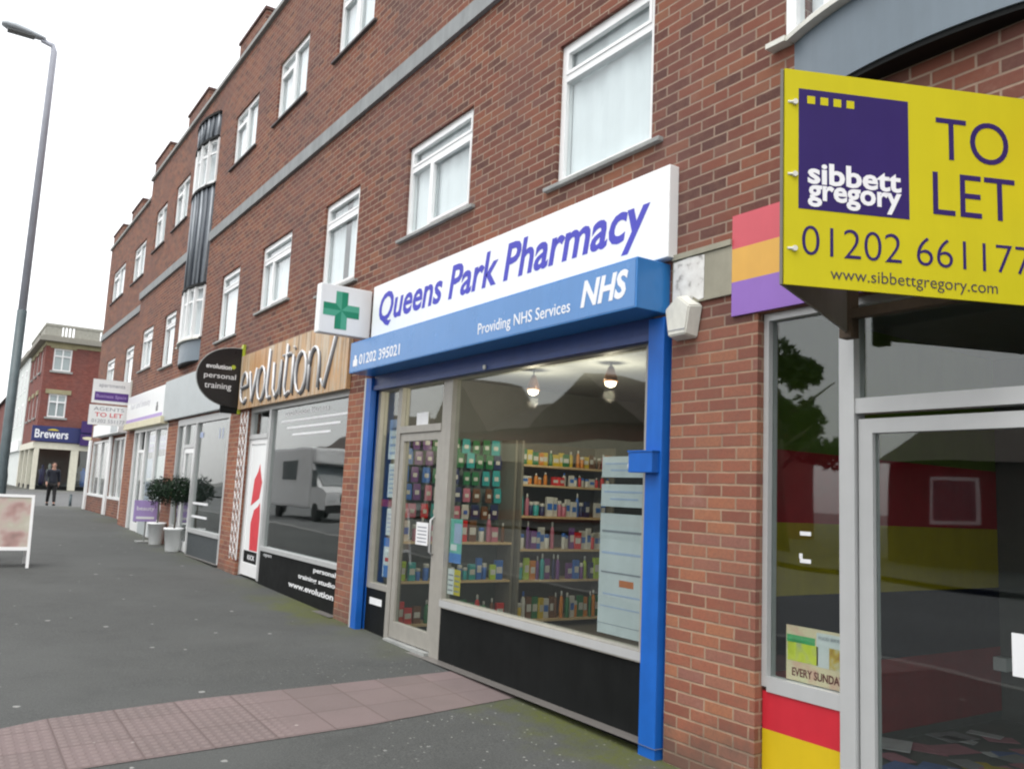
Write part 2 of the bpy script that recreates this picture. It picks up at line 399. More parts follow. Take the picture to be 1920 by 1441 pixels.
# ------------------------------------------------------------------ ground, pavement, road
mb = MB(); mb.box(-600, 700, -300, 1300, -1.2, -.8); struct(mb.build('ground', GRD))
def strip(mb, x0, x1, ys, dz):
    for a, b in zip(ys[:-1], ys[1:]):
        mb.poly([(x0, a, gz(a) + dz), (x1, a, gz(a) + dz), (x1, b, gz(b) + dz), (x0, b, gz(b) + dz)])
YS = [-30, 0, 10, 20, 27, 35]
mb = MB(); strip(mb, -4.6, .75, YS, 0); struct(mb.build('pavement', ASPH))
mb = MB()
for a, b in zip(YS[:-1], YS[1:]):
    mb.extr([(-4.75, a, gz(a) + .002), (-4.6, a, gz(a) + .002), (-4.6, a, gz(a) - .2), (-4.75, a, gz(a) - .2)], (0, b - a, gz(b) - gz(a)))
mb.box(-4.75, .9, 35, 35.15, .30, .462); mb.box(-4.75, 40, 66.0, 66.15, .30, .462); struct(mb.build('kerb', KERB))
mb = MB(); strip(mb, -15, -4.75, [-60, 0, 10, 20, 27, 35, 66, 200], -.13); mb.poly([(-4.75, 35.15, .325), (60, 35.15, .325), (60, 66, .325), (-4.75, 66, .325)]); struct(mb.build('road', ROADM))
mb = MB(); mb.poly([(-4.75, 66.15, .46), (60, 66.15, .46), (60, 200, .46), (-4.75, 200, .46)]); mb.poly([(.9, 24, .455), (40, 24, .455), (40, 35.1, .455), (.9, 35.1, .455)])
strip(mb, -60, -15, [-60, 0, 10, 20, 27, 35, 66, 200], 0); struct(mb.build('far_pavement', ASPH))
mb = MB()
P = [(.06, 5.70), (-.02, 6.64), (-2.31, 6.47), (-3.21, 6.32), (-3.5, 6.18), (-4.6, 6.0), (-4.6, 5.0), (-3.1, 5.27), (-1.34, 5.44)]
mb.poly([(x, y, gz(y) + .004) for x, y in P]); struct(mb.build('paving_strip', SLAB))

# ------------------------------------------------------------------ brick parade
bld = thing('brick_parade', 'long three storey red brick parade with flats over a row of shops', 'building', (0, 0, 0))
SB = .30                      # the far end stands back
YE = 32.6; YB = 24.0
def wall_front(mb, x, Y0, Y1, Z0, Z1, holes, depth=.25):
    ys = sorted({Y0, Y1, *[h[0] for h in holes], *[h[1] for h in holes]}); zs = sorted({Z0, Z1, *[h[2] for h in holes], *[h[3] for h in holes]})
    ys = [y for y in ys if Y0 <= y <= Y1]; zs = [z for z in zs if Z0 <= z <= Z1]
    for a, b in zip(ys[:-1], ys[1:]):
        for c, d in zip(zs[:-1], zs[1:]):
            my, mz = (a + b) / 2, (c + d) / 2
            if any(h[0] < my < h[1] and h[2] < mz < h[3] for h in holes): continue
            mb.poly([(x, a, c), (x, b, c), (x, b, d), (x, a, d)])
    for a, b, c, d, *e in holes:
        X = x + (e[0] if e else depth)
        mb.poly([(x, a, c), (X, a, c), (X, a, d), (x, a, d)]); mb.poly([(x, b, c), (X, b, c), (X, b, d), (x, b, d)])
        mb.poly([(x, a, d), (X, a, d), (X, b, d), (x, b, d)]); mb.poly([(x, a, c), (X, a, c), (X, b, c), (x, b, c)])
# windows: (y0, y1, z0, z1, kind, x)
T, S, Pk = 'tall', 'split', 'pair'
WIN = [(4.31, 5.46, 4.14, 5.36, T, 0), (6.86, 8.25, 4.33, 5.37, S, 0), (9.57, 10.71, 4.12, 5.35, 'gap', 0), (12.03, 13.42, 4.30, 5.36, S, 0), (14.66, 15.80, 4.12, 5.35, T, 0),
       (19.45, 20.60, 4.10, 5.33, T, 0), (21.88, 23.22, 4.28, 5.33, S, 0), (26.1, 27.45, 4.15, 5.40, T, SB), (29.3, 30.9, 4.15, 5.38, S, SB),
       (6.75, 8.12, 7.45, 8.50, Pk, 0), (9.53, 10.74, 7.47, 8.50, Pk, 0), (11.96, 13.33, 7.44, 8.48, Pk, 0), (14.44, 15.85, 7.44, 8.46, Pk, 0), (19.4, 20.74, 7.40, 8.46, Pk, 0),
       (21.7, 22.97, 7.36, 8.42, Pk, 0), (25.9, 27.7, 7.42, 8.50, Pk, SB), (29.2, 31.5, 7.42, 8.50, Pk, SB)]
holesF = [(w[0], w[1], w[2], w[3]) for w in WIN if w[5] == 0]
holesB = [(w[0], w[1], w[2], w[3]) for w in WIN if w[5] > 0]
SHOPS = [(-1.6, 3.34, 2.745), (4.05, 8.92, 2.86), (9.45, 13.45, 2.78), (14.42, 18.22, 2.80), (19.12, 22.9, 2.95)]
shopH = [(a, b, -.5, z, .13) for a, b, z in SHOPS]
bays = [(1.42, 3.06, 4.35, 5.42), (17.0, 18.68, 4.35, 5.45), (1.42, 3.06, 7.5, 8.5), (17.0, 18.68, 7.5, 8.5)]
ZSPLIT = 2.70
mb = MB()
wall_front(mb, 0, -2, YB, -.5, 9.55, shopH + holesF + bays)
wall_front(mb, SB, YB, YE, -.5, 9.55, [(25.6, 28.0, .95, 2.75), (28.5, 32.2, .95, 2.75)] + holesB)
mb.poly([(0, YB, -.5), (SB, YB, -.5), (SB, YB, 9.55), (0, YB, 9.55)])
mb.poly([(SB, YE, -.5), (9, YE, -.5), (9, YE, 9.55), (SB, YE, 9.55)]); mb.poly([(0, -2, -.5), (9, -2, -.5), (9, -2, 9.55), (0, -2, 9.55)])
mb.poly([(9, -2, -.5), (9, YE, -.5), (9, YE, 9.55), (9, -2, 9.55)])
PP = [(-.6, 1.2), (2.9, 4.6), (6.8, 8.5), (10.75, 12.35), (14.45, 16.05), (18.35, 20.15), (22.05, 23.85)]
PB = [(27.2, 28.95), (30.5, 32.4)]
for a, b in PP: mb.box(.0, .36, a, b, 9.63, 10.0)
for a, b in PB: mb.box(SB, SB + .36, a, b, 9.63, 10.0)
mb.build('brick_wall', BRICK, bld)
for a, b in [(-2, .0), (3.36, 4.03), (8.94, 9.43), (13.47, 14.40), (18.24, 19.10), (22.92, 23.98)]:      # orange facing of the ground floor piers, 3 mm proud
    if a >= 0: mb = MB(); mb.box(-.004, .055, a - .023, b + .023, -.4, 2.70); mb.build('pier_facing', BRICK_P, bld)
mb = MB(); mb.poly([(.02, -2, 9.5), (9, -2, 9.5), (9, YB, 9.5), (.02, YB, 9.5)]); mb.poly([(SB + .02, YB, 9.5), (9, YB, 9.5), (9, YE - .01, 9.5), (SB + .02, YE - .01, 9.5)]); mb.build('roof', TERR, bld)
mb = MB(); mb.box(-.06, .38, -2.02, YB - .01, 9.555, 9.63); mb.box(SB - .06, SB + .38, YB + .005, YE + .03, 9.555, 9.63)
mb.build('coping', STONE, bld)
CAPM = paint('brick_capping', (.11, .06, .052), .9, var=.2)
for x, PQ in ((0, PP), (SB, PB)):
    for a, b in PQ: mb = MB(); mb.box(x - .03, x + .40, a - .03, b + .03, 10.003, 10.055); mb.build('pier_cap', CAPM, bld)
mb = MB(); mb.box(-.05, .02, -2, 1.36, 6.27, 6.46); mb.box(-.05, .02, 3.12, 16.94, 6.27, 6.46); mb.box(-.05, .02, 18.74, YB, 6.27, 6.46); mb.box(SB - .05, SB + .02, YB + .01, YE, 6.27, 6.46); mb.build('string_course', BAND, bld)
mb = MB(); mb.box(SB - .14, SB - .01, 24.05, 24.16, .5, 9.5); mb.build('downpipe', STONE, bld)

def window(y0, y1, z0, z1, kind, x):
    f = MB(); w = .06; a, b = x + .035, x + .105
    f.box(a, b, y0, y0 + w, z0, z1); f.box(a, b, y1 - w, y1, z0, z1); f.box(a, b, y0 + w, y1 - w, z1 - w, z1); f.box(a, b, y0 + w, y1 - w, z0, z0 + w)
    p = MB(); panes = []
    if kind in (T, 'gap'):
        zt = z1 - .30; f.box(a, b, y0 + w, y1 - w, zt - .03, zt + .03); panes = [(y0 + w, y1 - w, zt + .03, z1 - w), (y0 + w, y1 - w, z0 + w, zt - .03)]
    elif kind == S:
        zt = z1 - .27; ym = y0 + (y1 - y0) * .64
        f.box(a, b, y0 + w, y1 - w, zt - .03, zt + .03); f.box(a, b, ym - .03, ym + .03, z0 + w, zt - .03)
        panes = [(y0 + w, y1 - w, zt + .03, z1 - w), (y0 + w, ym - .03, z0 + w, zt - .03), (ym + .03, y1 - w, z0 + w, zt - .03)]
    else:
        ym = (y0 + y1) / 2; zt = z1 - .24
        f.box(a, b, ym - .035, ym + .035, z0 + w, z1 - w); f.box(a, b, ym + .035, y1 - w, zt - .025, zt + .025)
        panes = [(y0 + w, ym - .035, z0 + w, z1 - w), (ym + .035, y1 - w, z0 + w, zt - .025), (ym + .035, y1 - w, zt + .025, z1 - w)]
    s = .028                                           # casement sashes, 8 mm proud of the frame
    for c, d, e, g in panes[:2] if kind != T else panes[:1]:
        f.box(a - .008, a + .03, c, c + s, e, g); f.box(a - .008, a + .03, d - s, d, e, g); f.box(a - .008, a + .03, c + s, d - s, e, e + s); f.box(a - .008, a + .03, c + s, d - s, g - s, g)
    fr = f.build('window', UPVC, bld)
    for c, d, e, g in panes: p.box(x + .068, x + .074, c, d, e, g)
    p.build('pane', GLASS_W, fr)
    m = MB(); m.box(x - .045, x + .06, y0 - .12, y1 + .11, z0 - .036, z0 - .002, .005); m.build('sill', STONE if z0 < 6 else SILLD, fr)
    m = MB(); n = int((y1 - y0) * 40); ph = random.random() * 6; fq = random.uniform(28, 40)
    pts = [(x + .125 + .006 * math.sin(fq * (y0 + (y1 - y0) * i / n) + ph) + .008 * math.sin(11 * i / n), y0 + (y1 - y0) * i / n) for i in range(n + 1)]
    for (xa, ya), (xb, yb) in zip(pts[:-1], pts[1:]):
        t = (ya - y0) / (y1 - y0)
        if kind == 'gap' and .40 < t < .60: continue
        m.poly([(xa, ya, z0), (xb, yb, z0), (xb, yb, z1), (xa, ya, z1)])
    m.build('curtain', CURT, fr)
for w in WIN: window(*w)

def bow(yc):
    """curved bay: window, ribbed panel, window, ribbed crown; panel below the lower sill"""
    hw, sag = .845, .155; rad = (hw * hw + sag * sag) / (2 * sag); A = math.asin(hw / rad)
    def pt(t, off=0): return (-(rad + off) * math.cos(t * A) + (rad - sag), yc + (rad + off) * math.sin(t * A))
    def arc(m, z0, z1, off, th, n=20):
        for i in range(n):
            t0, t1 = -1 + 2 * i / n, -1 + 2 * (i + 1) / n
            q = [pt(t0, off), pt(t1, off), pt(t1, off - th), pt(t0, off - th)]
            m.poly([(q[0][0], q[0][1], z0), (q[1][0], q[1][1], z0), (q[1][0], q[1][1], z1), (q[0][0], q[0][1], z1)])
            for z in (z0, z1): m.poly([(c[0], c[1], z) for c in q])
    m = MB(); arc(m, 3.93, 4.345, 0, .2); bw = m.build('bow_window', STEEL, bld)
    m = MB(); arc(m, 3.90, 3.929, -.012, .25); m.build('soffit', BLACK, bw)  # underside made black: the shade below the bay is put into its colour
    m = MB(); arc(m, 4.348, 4.38, .06, .5); m.box(-.075, .02, yc + .86, yc + 1.0, 4.348, 4.38); m.build('sill', OFFW, bw)
    for z0, z1 in ((4.39, 5.42), (7.53, 8.45)):
        m = MB()
        for k in range(6):
            x, y = pt(-1 + 2 * k / 5); m.box(x - .03, x + .05, y - .035, y + .035, z0, z1)
        arc(m, z0, z0 + .05, 0, .06); arc(m, z1 - .05, z1, 0, .06)
        zt = z1 - .28; arc(m, zt - .02, zt + .02, 0, .05)
        m.build('window_frame', UPVC, bw)
        m = MB(); arc(m, z0 + .05, z1 - .05, -.02, .005); m.build('pane', GLASS_W, bw)
        m = MB(); arc(m, z0, z1, -.12, .01); m.build('curtain', CURT, bw)
    for z0, z1 in ((5.43, 7.50), (8.46, 9.02)):
        m = MB(); arc(m, z0, z1, 0, .3); m.build('bay_panel', RIBM, bw)
        for k in range(9):
            x, y = pt(-.93 + 1.86 * k / 8, .006); m = MB(); m.tube([(x, y, z0 + .03), (x, y, z1 - .03)], .028, 8); m.build('rib', RIBM if k % 2 else RIBL, bw)
        m = MB(); arc(m, z0 - .008, z0 + .045, .05, .4); m.build('bay_trim', BLACK, bw); m = MB(); arc(m, z1 - .05, z1 + .003, .05, .4); m.build('bay_trim', BLACK, bw)
    return bw
bow(17.85); bow(2.24)

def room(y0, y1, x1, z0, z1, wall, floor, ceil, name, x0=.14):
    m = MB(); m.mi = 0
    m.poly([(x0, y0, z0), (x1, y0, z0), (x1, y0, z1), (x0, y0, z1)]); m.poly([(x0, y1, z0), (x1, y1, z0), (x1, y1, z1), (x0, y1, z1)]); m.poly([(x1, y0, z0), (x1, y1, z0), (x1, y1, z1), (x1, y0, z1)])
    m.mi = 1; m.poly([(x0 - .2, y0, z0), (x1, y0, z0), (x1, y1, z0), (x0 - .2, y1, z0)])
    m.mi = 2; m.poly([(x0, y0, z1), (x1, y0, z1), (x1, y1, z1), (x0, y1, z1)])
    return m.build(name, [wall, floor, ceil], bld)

# ------------------------------------------------------------------ shop to let, at the near end
room(-1.6, 3.62, 3.25, .03, 2.9, DARKW, paint('lino_grey', (.12, .14, .13), .5), paint('dim_ceiling', (.20, .20, .19), .8), 'shop_room')
STR = [(.10, .59, paint('wall_crimson', (.30, .010, .020), .6)), (.59, 1.05, paint('wall_navy', (.012, .014, .035), .6)), (1.05, 1.51, paint('wall_yellow', (.58, .44, .01), .6)), (1.51, 1.975, paint('wall_red', (.52, .012, .030), .6)), (1.975, 2.9, paint('wall_green', (.16, .24, .03), .6))]
for z0, z1, m_ in STR:
    m = MB(); m.box(.16, 3.23, 3.608, 3.618, z0, z1); m.build('wall_stripe', m_, bld)
sf = thing('empty_shopfront', 'vacant aluminium shopfront with red and yellow panel under its side window', 'shopfront', (.1, 2.5, gz(2.5)))
m = MB()
m.box(.05, .13, 3.30, 3.335, .60, 2.743); m.box(.05, .13, 2.815, 3.30, .575, .655); m.box(.05, .13, 2.815, 3.30, 2.70, 2.743)
m.box(.035, .13, 2.725, 2.815, -.03, 2.743); m.box(.05, .13, -1.6, 2.725, 2.70, 2.743); m.box(.045, .13, -1.6, 2.725, 2.115, 2.195)
m.build('shopfront_frame', ALU, sf)
m = MB(); m.box(.087, .093, 2.815, 3.30, .655, 2.70); m.build('window_pane', GLASS, sf)
m = MB(); m.box(.087, .093, -1.6, 2.725, 2.195, 2.70); m.build('fanlight_pane', GLASS, sf)
m = MB(); m.mi = 0; m.box(.06, .12, 2.815, 3.335, .37, .575); m.mi = 1; m.box(.06, .12, 2.815, 3.335, .11, .37); m.mi = 2; m.box(.06, .12, 2.815, 3.335, -.05, .11)
m.build('stall_riser', [RED, YEL2, PUR2], sf)
m = MB(); m.box(.06, .12, 2.635, 2.715, .0, 2.085); m.box(.06, .12, 1.45, 1.53, .0, 2.085); m.box(.06, .12, 1.53, 2.635, 2.01, 2.085); m.box(.06, .12, 1.53, 2.635, .0, .16)
dr = m.build('door', ALU, sf)
m = MB(); m.box(.087, .093, 1.53, 2.635, .16, 2.01); m.build('door_glass', GLASS, dr)
m = MB(); m.box(.045, .058, 1.47, 1.50, .9, 1.25); m.build('door_handle', ALU, dr)
m = MB(); m.box(.05, .13, 1.36, 1.45, -.03, 2.11); m.build('door_post', ALU, sf)
m = MB(); m.box(.087, .093, -1.6, 1.36, .0, 2.11); m.build('plate_pane', GLASS, sf)

fs = MB(); fs.mi = 0; fs.box(-.02, 0, -.4, 3.53, 3.172, 3.385); fs.mi = 1; fs.box(-.02, 0, -.4, 3.53, 2.962, 3.172); fs.mi = 2; fs.box(-.02, 0, -.4, 3.53, 2.75, 2.962)
tag(fs.build('fascia_board', [FR, FO, FP], loc=(0, 1.6, 2.75)), 'fascia board striped red, orange and purple over the empty shop', 'fascia sign')

m = MB(); m.box(.108, .112, 2.80, 3.21, .66, .955)
ps = m.build('poster', [PINKP], loc=(.11, 3.0, .66)); tag(ps, 'colourful food poster with EVERY SUNDAY lettering in the empty shop window', 'poster')
def patch(y0, y1, z0, z1, mat, name, x=.1065): m = MB(); m.box(x, .1078, y0, y1, z0, z1); m.build(name, mat, ps)
patch(3.02, 3.205, .865, .905, GRASSP, 'picture'); patch(3.0, 3.20, .765, .865, SALAD, 'picture'); patch(2.82, 3.01, .76, .94, PAPER, 'printed_panel')
patch(2.82, 2.93, .76, .87, FOODPIC, 'picture', .1055)
m = MB(); text_mesh(m, 'EVERY SUNDAY', (.1078, 3.17, .685), UF, UZ, w=.33, h=.045, bold=.02); m.build('lettering', paint('maroon_ink', (.14, .01, .01), .5), ps)
m = MB(); text_mesh(m, 'FOOD SERVED', (.1064, 2.995, .905), UF, UZ, w=.15, h=.018); m.build('lettering', GREYINK, ps)
for z, w_ in ((1.455, .07), (1.305, .07)):
    m = MB(); m.box(.082, .086, 3.03, 3.03 + w_, z, z + .022)
    if z < 1.4: m.box(.082, .086, 3.085, 3.105, z + .022, z + .05)
    tag(m.build('tape_strip', PAPER, loc=(.084, 3.06, z)), 'upper straight strip of white tape on the empty shop window' if z > 1.4 else 'lower hooked scrap of white tape on the empty shop window', 'tape')
m = MB(); m.box(.080, .0865, 1.80, 1.975, .915, 1.10); tag(m.build('paper_notice', PAPER, loc=(.083, 1.9, .92)), 'white paper notice stuck on the glass door of the empty shop', 'notice')
m = MB(); m.box(3.10, 3.20, 3.50, 3.6, .42, .52); tag(m.build('socket_box', PAPER, loc=(3.15, 3.55, .42)), 'small white socket box on the striped wall inside the empty shop', 'socket')
cols = [paint('mail_%s' % n, c, .6) for n, c in (('yellow', (.55, .40, .02)), ('white', (.6, .6, .62)), ('pink', (.5, .2, .25)), ('blue', (.12, .2, .45)), ('grey', (.3, .3, .32)))]
nm = ['yellow', 'white', 'pink', 'blue', 'grey']
for i in range(34):
    x, y = random.uniform(.85, 2.5), random.uniform(2.7, 3.5); a = random.uniform(0, 6.3); l, w_ = random.choice([(.21, .15), (.22, .11), (.30, .21)])
    m = MB(); ca, sa = math.cos(a), math.sin(a); k = i % 5; z = .034 + .006 * (i % 7)
    m.extr([(x + ca * p * l / 2 - sa * q * w_ / 2, y + sa * p * l / 2 + ca * q * w_ / 2, z) for p, q in ((-1, -1), (1, -1), (1, 1), (-1, 1))], (0, 0, .004))
    tag(m.build('letter', cols[k], loc=(x, y, z)), '%s piece of post lying on the floor behind the empty shop door' % nm[k], 'letter', 'junk mail on the empty shop floor')

# V-shaped agent's board
A = Vector((-1.102, 2.273, 2.53)); d1 = Vector((.9071, -.4208, 0)); Bf = Vector((-.075, 2.675, 2.53)); d2 = (Bf - A).normalized(); L2 = (Bf - A).length
n1 = d1.cross(Vector((0, 0, 1))).normalized()          # towards the camera
tb = thing('letting_board', 'large yellow TO LET board with purple square, fixed above the empty shop', 'agent board', (-.05, 2.70, 2.53))
def board(m, O, d, L, h, th, n):
    m.extr([O, O + d * L, O + d * L + Vector((0, 0, h)), O + Vector((0, 0, h))], -n * th)
m = MB(); board(m, A, d1, 1.18, .957, .012, n1); fb = m.build('front_board', YELLOW, tb)
m = MB(); n2 = Vector((0, 0, 1)).cross(d2).normalized(); board(m, A + n2 * .004 - d1 * .004, d2, L2, .957, .012, -n2); m.build('rear_board', PLYG, tb)
m = MB(); m.box(-.09, -.02, 2.655, 2.725, 2.50, 3.45); m.build('post', WOODB, tb)
for z in (2.60, 3.30): m = MB(); m.box(-.085, -.03, 1.98, 2.655, z, z + .05); m.build('batten', WOODB, tb)
def bp_(a, z): return A + d1 * a + Vector((0, 0, z)) + n1 * .0005
m = MB(); m.extr([bp_(.063, .335), bp_(.578, .335), bp_(.578, .873), bp_(.063, .873)], n1 * .0012); sq = m.build('logo_square', PURPLE, fb)
for k in range(4):
    m = MB(); a = .102 + k * .061; m.extr([bp_(a, .808) + n1 * .0014, bp_(a + .036, .808) + n1 * .0014, bp_(a + .036, .843) + n1 * .0014, bp_(a, .843) + n1 * .0014], n1 * .001)
    m.build('logo_dot', YELLOW, sq)
m = MB(); text_mesh(m, 'sibbett', bp_(.105, .448) + n1 * .0013, d1, UZ, w=.435, h=.098, bold=.028); text_mesh(m, 'gregory', bp_(.105, .347) + n1 * .0013, d1, UZ, w=.435, h=.098, bold=.028); m.build('logo_lettering', LETTW, sq)
m = MB(); text_mesh(m, 'TO', bp_(.712, .625), d1, UZ, w=.355, h=.195, bold=-.004); text_mesh(m, 'LET', bp_(.692, .372), d1, UZ, w=.40, h=.193, bold=-.004)
text_mesh(m, '01202 661177', bp_(.080, .135), d1, UZ, w=1.085, h=.128, bold=-.012); m.build('lettering', PURPLE, fb)
m = MB(); text_mesh(m, 'www.sibbettgregory.com', bp_(.209, .022), d1, UZ, w=.785, h=.068, bold=-.006); m.build('web_address', paint('dark_ink', (.04, .03, .05), .5), fb)
for z in (.807, .483, .156):
    m = MB(); c = bp_(.044, z); m.tube([c - n1 * .004, c + n1 * .012], .012, 10); m.tube([c - n1 * .001 - d1 * .03, c + n1 * .006 + d1 * .012], .006, 6); m.build('bolt', OFFW, fb)

# ------------------------------------------------------------------ pier: concrete block, torn paper, alarm box
m = MB(); m.box(-.022, -.0045, 3.53, 4.045, 2.89, 3.20, .004); m.box(-.035, -.0045, 3.53, 4.045, 3.203, 3.24); tag(m.build('concrete_block', CONC, loc=(-.01, 3.8, 2.89)), 'beige concrete corbel block at the head of the nearest brick pier', 'concrete block')
m = MB(); m.extr([(-.0245, 4.035, 2.905), (-.0245, 3.86, 2.90), (-.0245, 3.85, 2.93), (-.0245, 3.80, 2.90), (-.0245, 3.757, 2.905), (-.0245, 3.755, 3.19), (-.0245, 3.9, 3.198), (-.0245, 4.03, 3.185)], (-.0015, 0, 0)); tag(m.build('torn_poster', OLDPAPER, loc=(-.0245, 3.9, 2.9)), 'torn weathered white paper left on the concrete block above the alarm box', 'torn poster')
ab = thing('alarm_box', 'grubby white five sided burglar alarm box on the nearest brick pier', 'alarm box', (-.005, 3.91, 2.66))
cy, cz = 3.915, 2.79
o5 = [(0, .165), (.135, .075), (.095, -.135), (-.095, -.135), (-.135, .075)]
m = MB(); back = [Vector((-.005, cy + a, cz + b)) for a, b in o5]; fro = [Vector((-.105, cy + a * .80, cz + b * .86)) for a, b in o5]
vb = [m.bm.verts.new(p) for p in back]; vf = [m.bm.verts.new(p) for p in fro]; m.bm.faces.new(vf); m.bm.faces.new(vb[::-1])
for i in range(5): m.bm.faces.new((vb[i], vb[(i + 1) % 5], vf[(i + 1) % 5], vf[i]))
bmesh.ops.bevel(m.bm, geom=m.bm.edges[:], offset=.008, segments=2, affect='EDGES'); m.build('cover', OFFW, ab)
m = MB(); m.box(-.108, -.1055, cy - .075, cy + .075, cz - .085, cz - .08); m.build('cover_seam', GREYINK, ab)

# ------------------------------------------------------------------ pharmacy
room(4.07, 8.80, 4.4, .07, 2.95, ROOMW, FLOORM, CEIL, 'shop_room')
pf = thing('pharmacy_shopfront', 'blue and silver pharmacy shopfront with black panel under its big window', 'shopfront', (.1, 6.5, gz(6.5)))
m = MB()
X0, X1 = .05, .14
m.box(X0, X1, 8.66, 8.72, .60, 2.74); m.box(X0, X1, 8.13, 8.22, .05, 2.74); m.box(X0, X1, 7.06, 7.235, .05, 2.74); m.box(X0, X1, 4.24, 4.36, .62, 2.74)
m.box(X0, X1, 8.22, 8.66, 2.68, 2.74); m.box(X0, X1, 7.235, 8.13, 2.68, 2.74); m.box(X0, X1, 4.36, 7.06, 2.68, 2.74)
m.box(X0 - .01, X1, 7.235, 8.13, 2.195, 2.265); m.box(X0, X1, 8.22, 8.72, .545, .60); m.box(X0 - .02, X1, 4.24, 7.06, .545, .62)
m.build('shopfront_frame', ALU_D, pf)
m = MB(); m.box(X0 - .024, X0 - .0205, 4.26, 7.05, .555, .612); m.build('window_sill', ALU, pf)
for nme, a, b, c, d in (('display_window', 4.36, 7.06, .62, 2.68), ('side_window', 8.22, 8.66, .60, 2.68), ('fanlight', 7.235, 8.13, 2.265, 2.68)):
    m = MB(); m.box(.097, .103, a, b, c, d); m.build(nme, GLASS, pf)
m = MB(); m.box(.055, .12, 4.24, 7.06, -.05, .545); m.build('stall_riser', BLACK, pf)
m = MB(); m.box(.055, .12, 8.22, 8.72, -.05, .545); m.build('stall_riser', BLACK, pf)
m = MB(); m.box(.06, .115, 8.045, 8.125, .11, 2.19); m.box(.06, .115, 7.24, 7.315, .11, 2.19); m.box(.06, .115, 7.315, 8.045, 2.11, 2.19); m.box(.06, .115, 7.315, 8.045, .11, .27)
dr = m.build('door', ALU_D, pf)
m = MB(); m.box(.087, .093, 7.315, 8.045, .27, 2.11); m.build('door_glass', GLASS, dr)
m = MB(); m.tube([(.058, 7.29, 1.0), (.02, 7.29, 1.03), (.02, 7.29, 1.33), (.058, 7.29, 1.36)], .011, 8); m.build('door_handle', ALU, dr)
m = MB(); m.box(.0, .14, 7.235, 8.13, .04, .10); m.build('threshold', STONE, pf)
m = MB(); m.box(-.05, .12, 4.082, 4.235, -.05, 2.83, .006); m.build('shutter_rail', BLUE, pf)
m = MB(); m.box(-.05, .02, 8.725, 8.86, .03, 2.83); m.box(.02, .05, 8.80, 8.86, .03, 2.83); m.box(.05, .12, 8.725, 8.86, .03, 2.83); m.build('shutter_rail', BLUE, pf)
m = MB(); m.box(-.052, .0, 8.865, 8.90, .03, 2.84); m.build('shutter_angle', ALU, pf)
m = MB(); m.box(-.03, .035, 4.24, 8.72, 2.69, 2.735); m.box(-.015, .03, 4.24, 8.72, 2.74, 2.85); m.build('shutter_lath', BLUED, pf)
m = MB(); m.tube([(-.032, 6.35, 2.715), (-.05, 6.35, 2.715)], .02, 10); m.build('shutter_lock', OFFW, pf)
kb = thing('shutter_key_box', 'small blue key switch box on the right shutter post of the pharmacy', 'switch box', (-.05, 4.2, 1.78))
m = MB(); m.box(-.115, -.0515, 4.10, 4.33, 1.79, 1.925, .005); m.build('case', BLUE, kb)
m = MB(); m.tube([(-.07, 4.33, 1.835), (-.07, 4.365, 1.835)], .022, 12); m.build('lock_barrel', OFFW, kb)
m = MB(); m.box(-.12, -.0515, 4.095, 4.335, 1.926, 1.936); m.build('lid', BLUE, kb)

bs = thing('shutter_box_sign', 'blue shutter box sign with white NHS lettering under the white pharmacy sign', 'shop sign', (0, 6.4, 2.85))
m = MB(); m.box(-.30, .0, 4.085, 8.785, 2.852, 3.195, .006); m.build('case', BLUEB, bs)
m = MB(); m.box(-.303, -.3003, 4.10, 8.77, 2.865, 3.182); m.build('sheen_face', paint('sky_sheen_blue', (.085, .235, .52), .25, var=.05, scale=2), bs)  # front plate in paler blue than the case: sky sheen put into its colour
m = MB(); text_mesh(m, '01202 395021', (-.3034, 8.52, 2.925), UF, UZ, w=.98, h=.115, bold=.012); m.build('phone_number', LETTW, bs)
m = MB(); m.extr([(-.3034, 8.68, 2.92), (-.3034, 8.57, 2.92), (-.3034, 8.57, 2.985), (-.3034, 8.60, 3.0), (-.3034, 8.60, 3.04), (-.3034, 8.65, 3.04), (-.3034, 8.65, 3.0), (-.3034, 8.68, 2.985)], (-.0015, 0, 0))
m.build('phone_symbol', LETTW, bs)
m = MB(); text_mesh(m, 'Providing NHS Services', (-.3034, 6.06, 2.90), UF, UZ, w=1.27, h=.125, bold=.004); m.build('lettering', LETTW, bs)
m = MB(); text_mesh(m, 'NHS', (-.3034, 4.67, 2.935), UF, UZ, w=.50, h=.195, bold=.035, shear=.22); m.build('emblem', LETTW, bs)
ws = thing('pharmacy_sign', 'long white sign with violet Queens Park Pharmacy lettering', 'shop sign', (0, 6.4, 3.22))
m = MB(); m.box(-.085, 0, 4.025, 8.75, 3.222, 3.865, .006); m.build('panel', WHITE, ws)
m = MB(); text_mesh(m, 'Queens Park Pharmacy', (-.0855, 8.57, 3.325), UF, UZ, w=4.36, h=.43, bold=.022, shear=.20); m.build('lettering', VIOLET, ws)

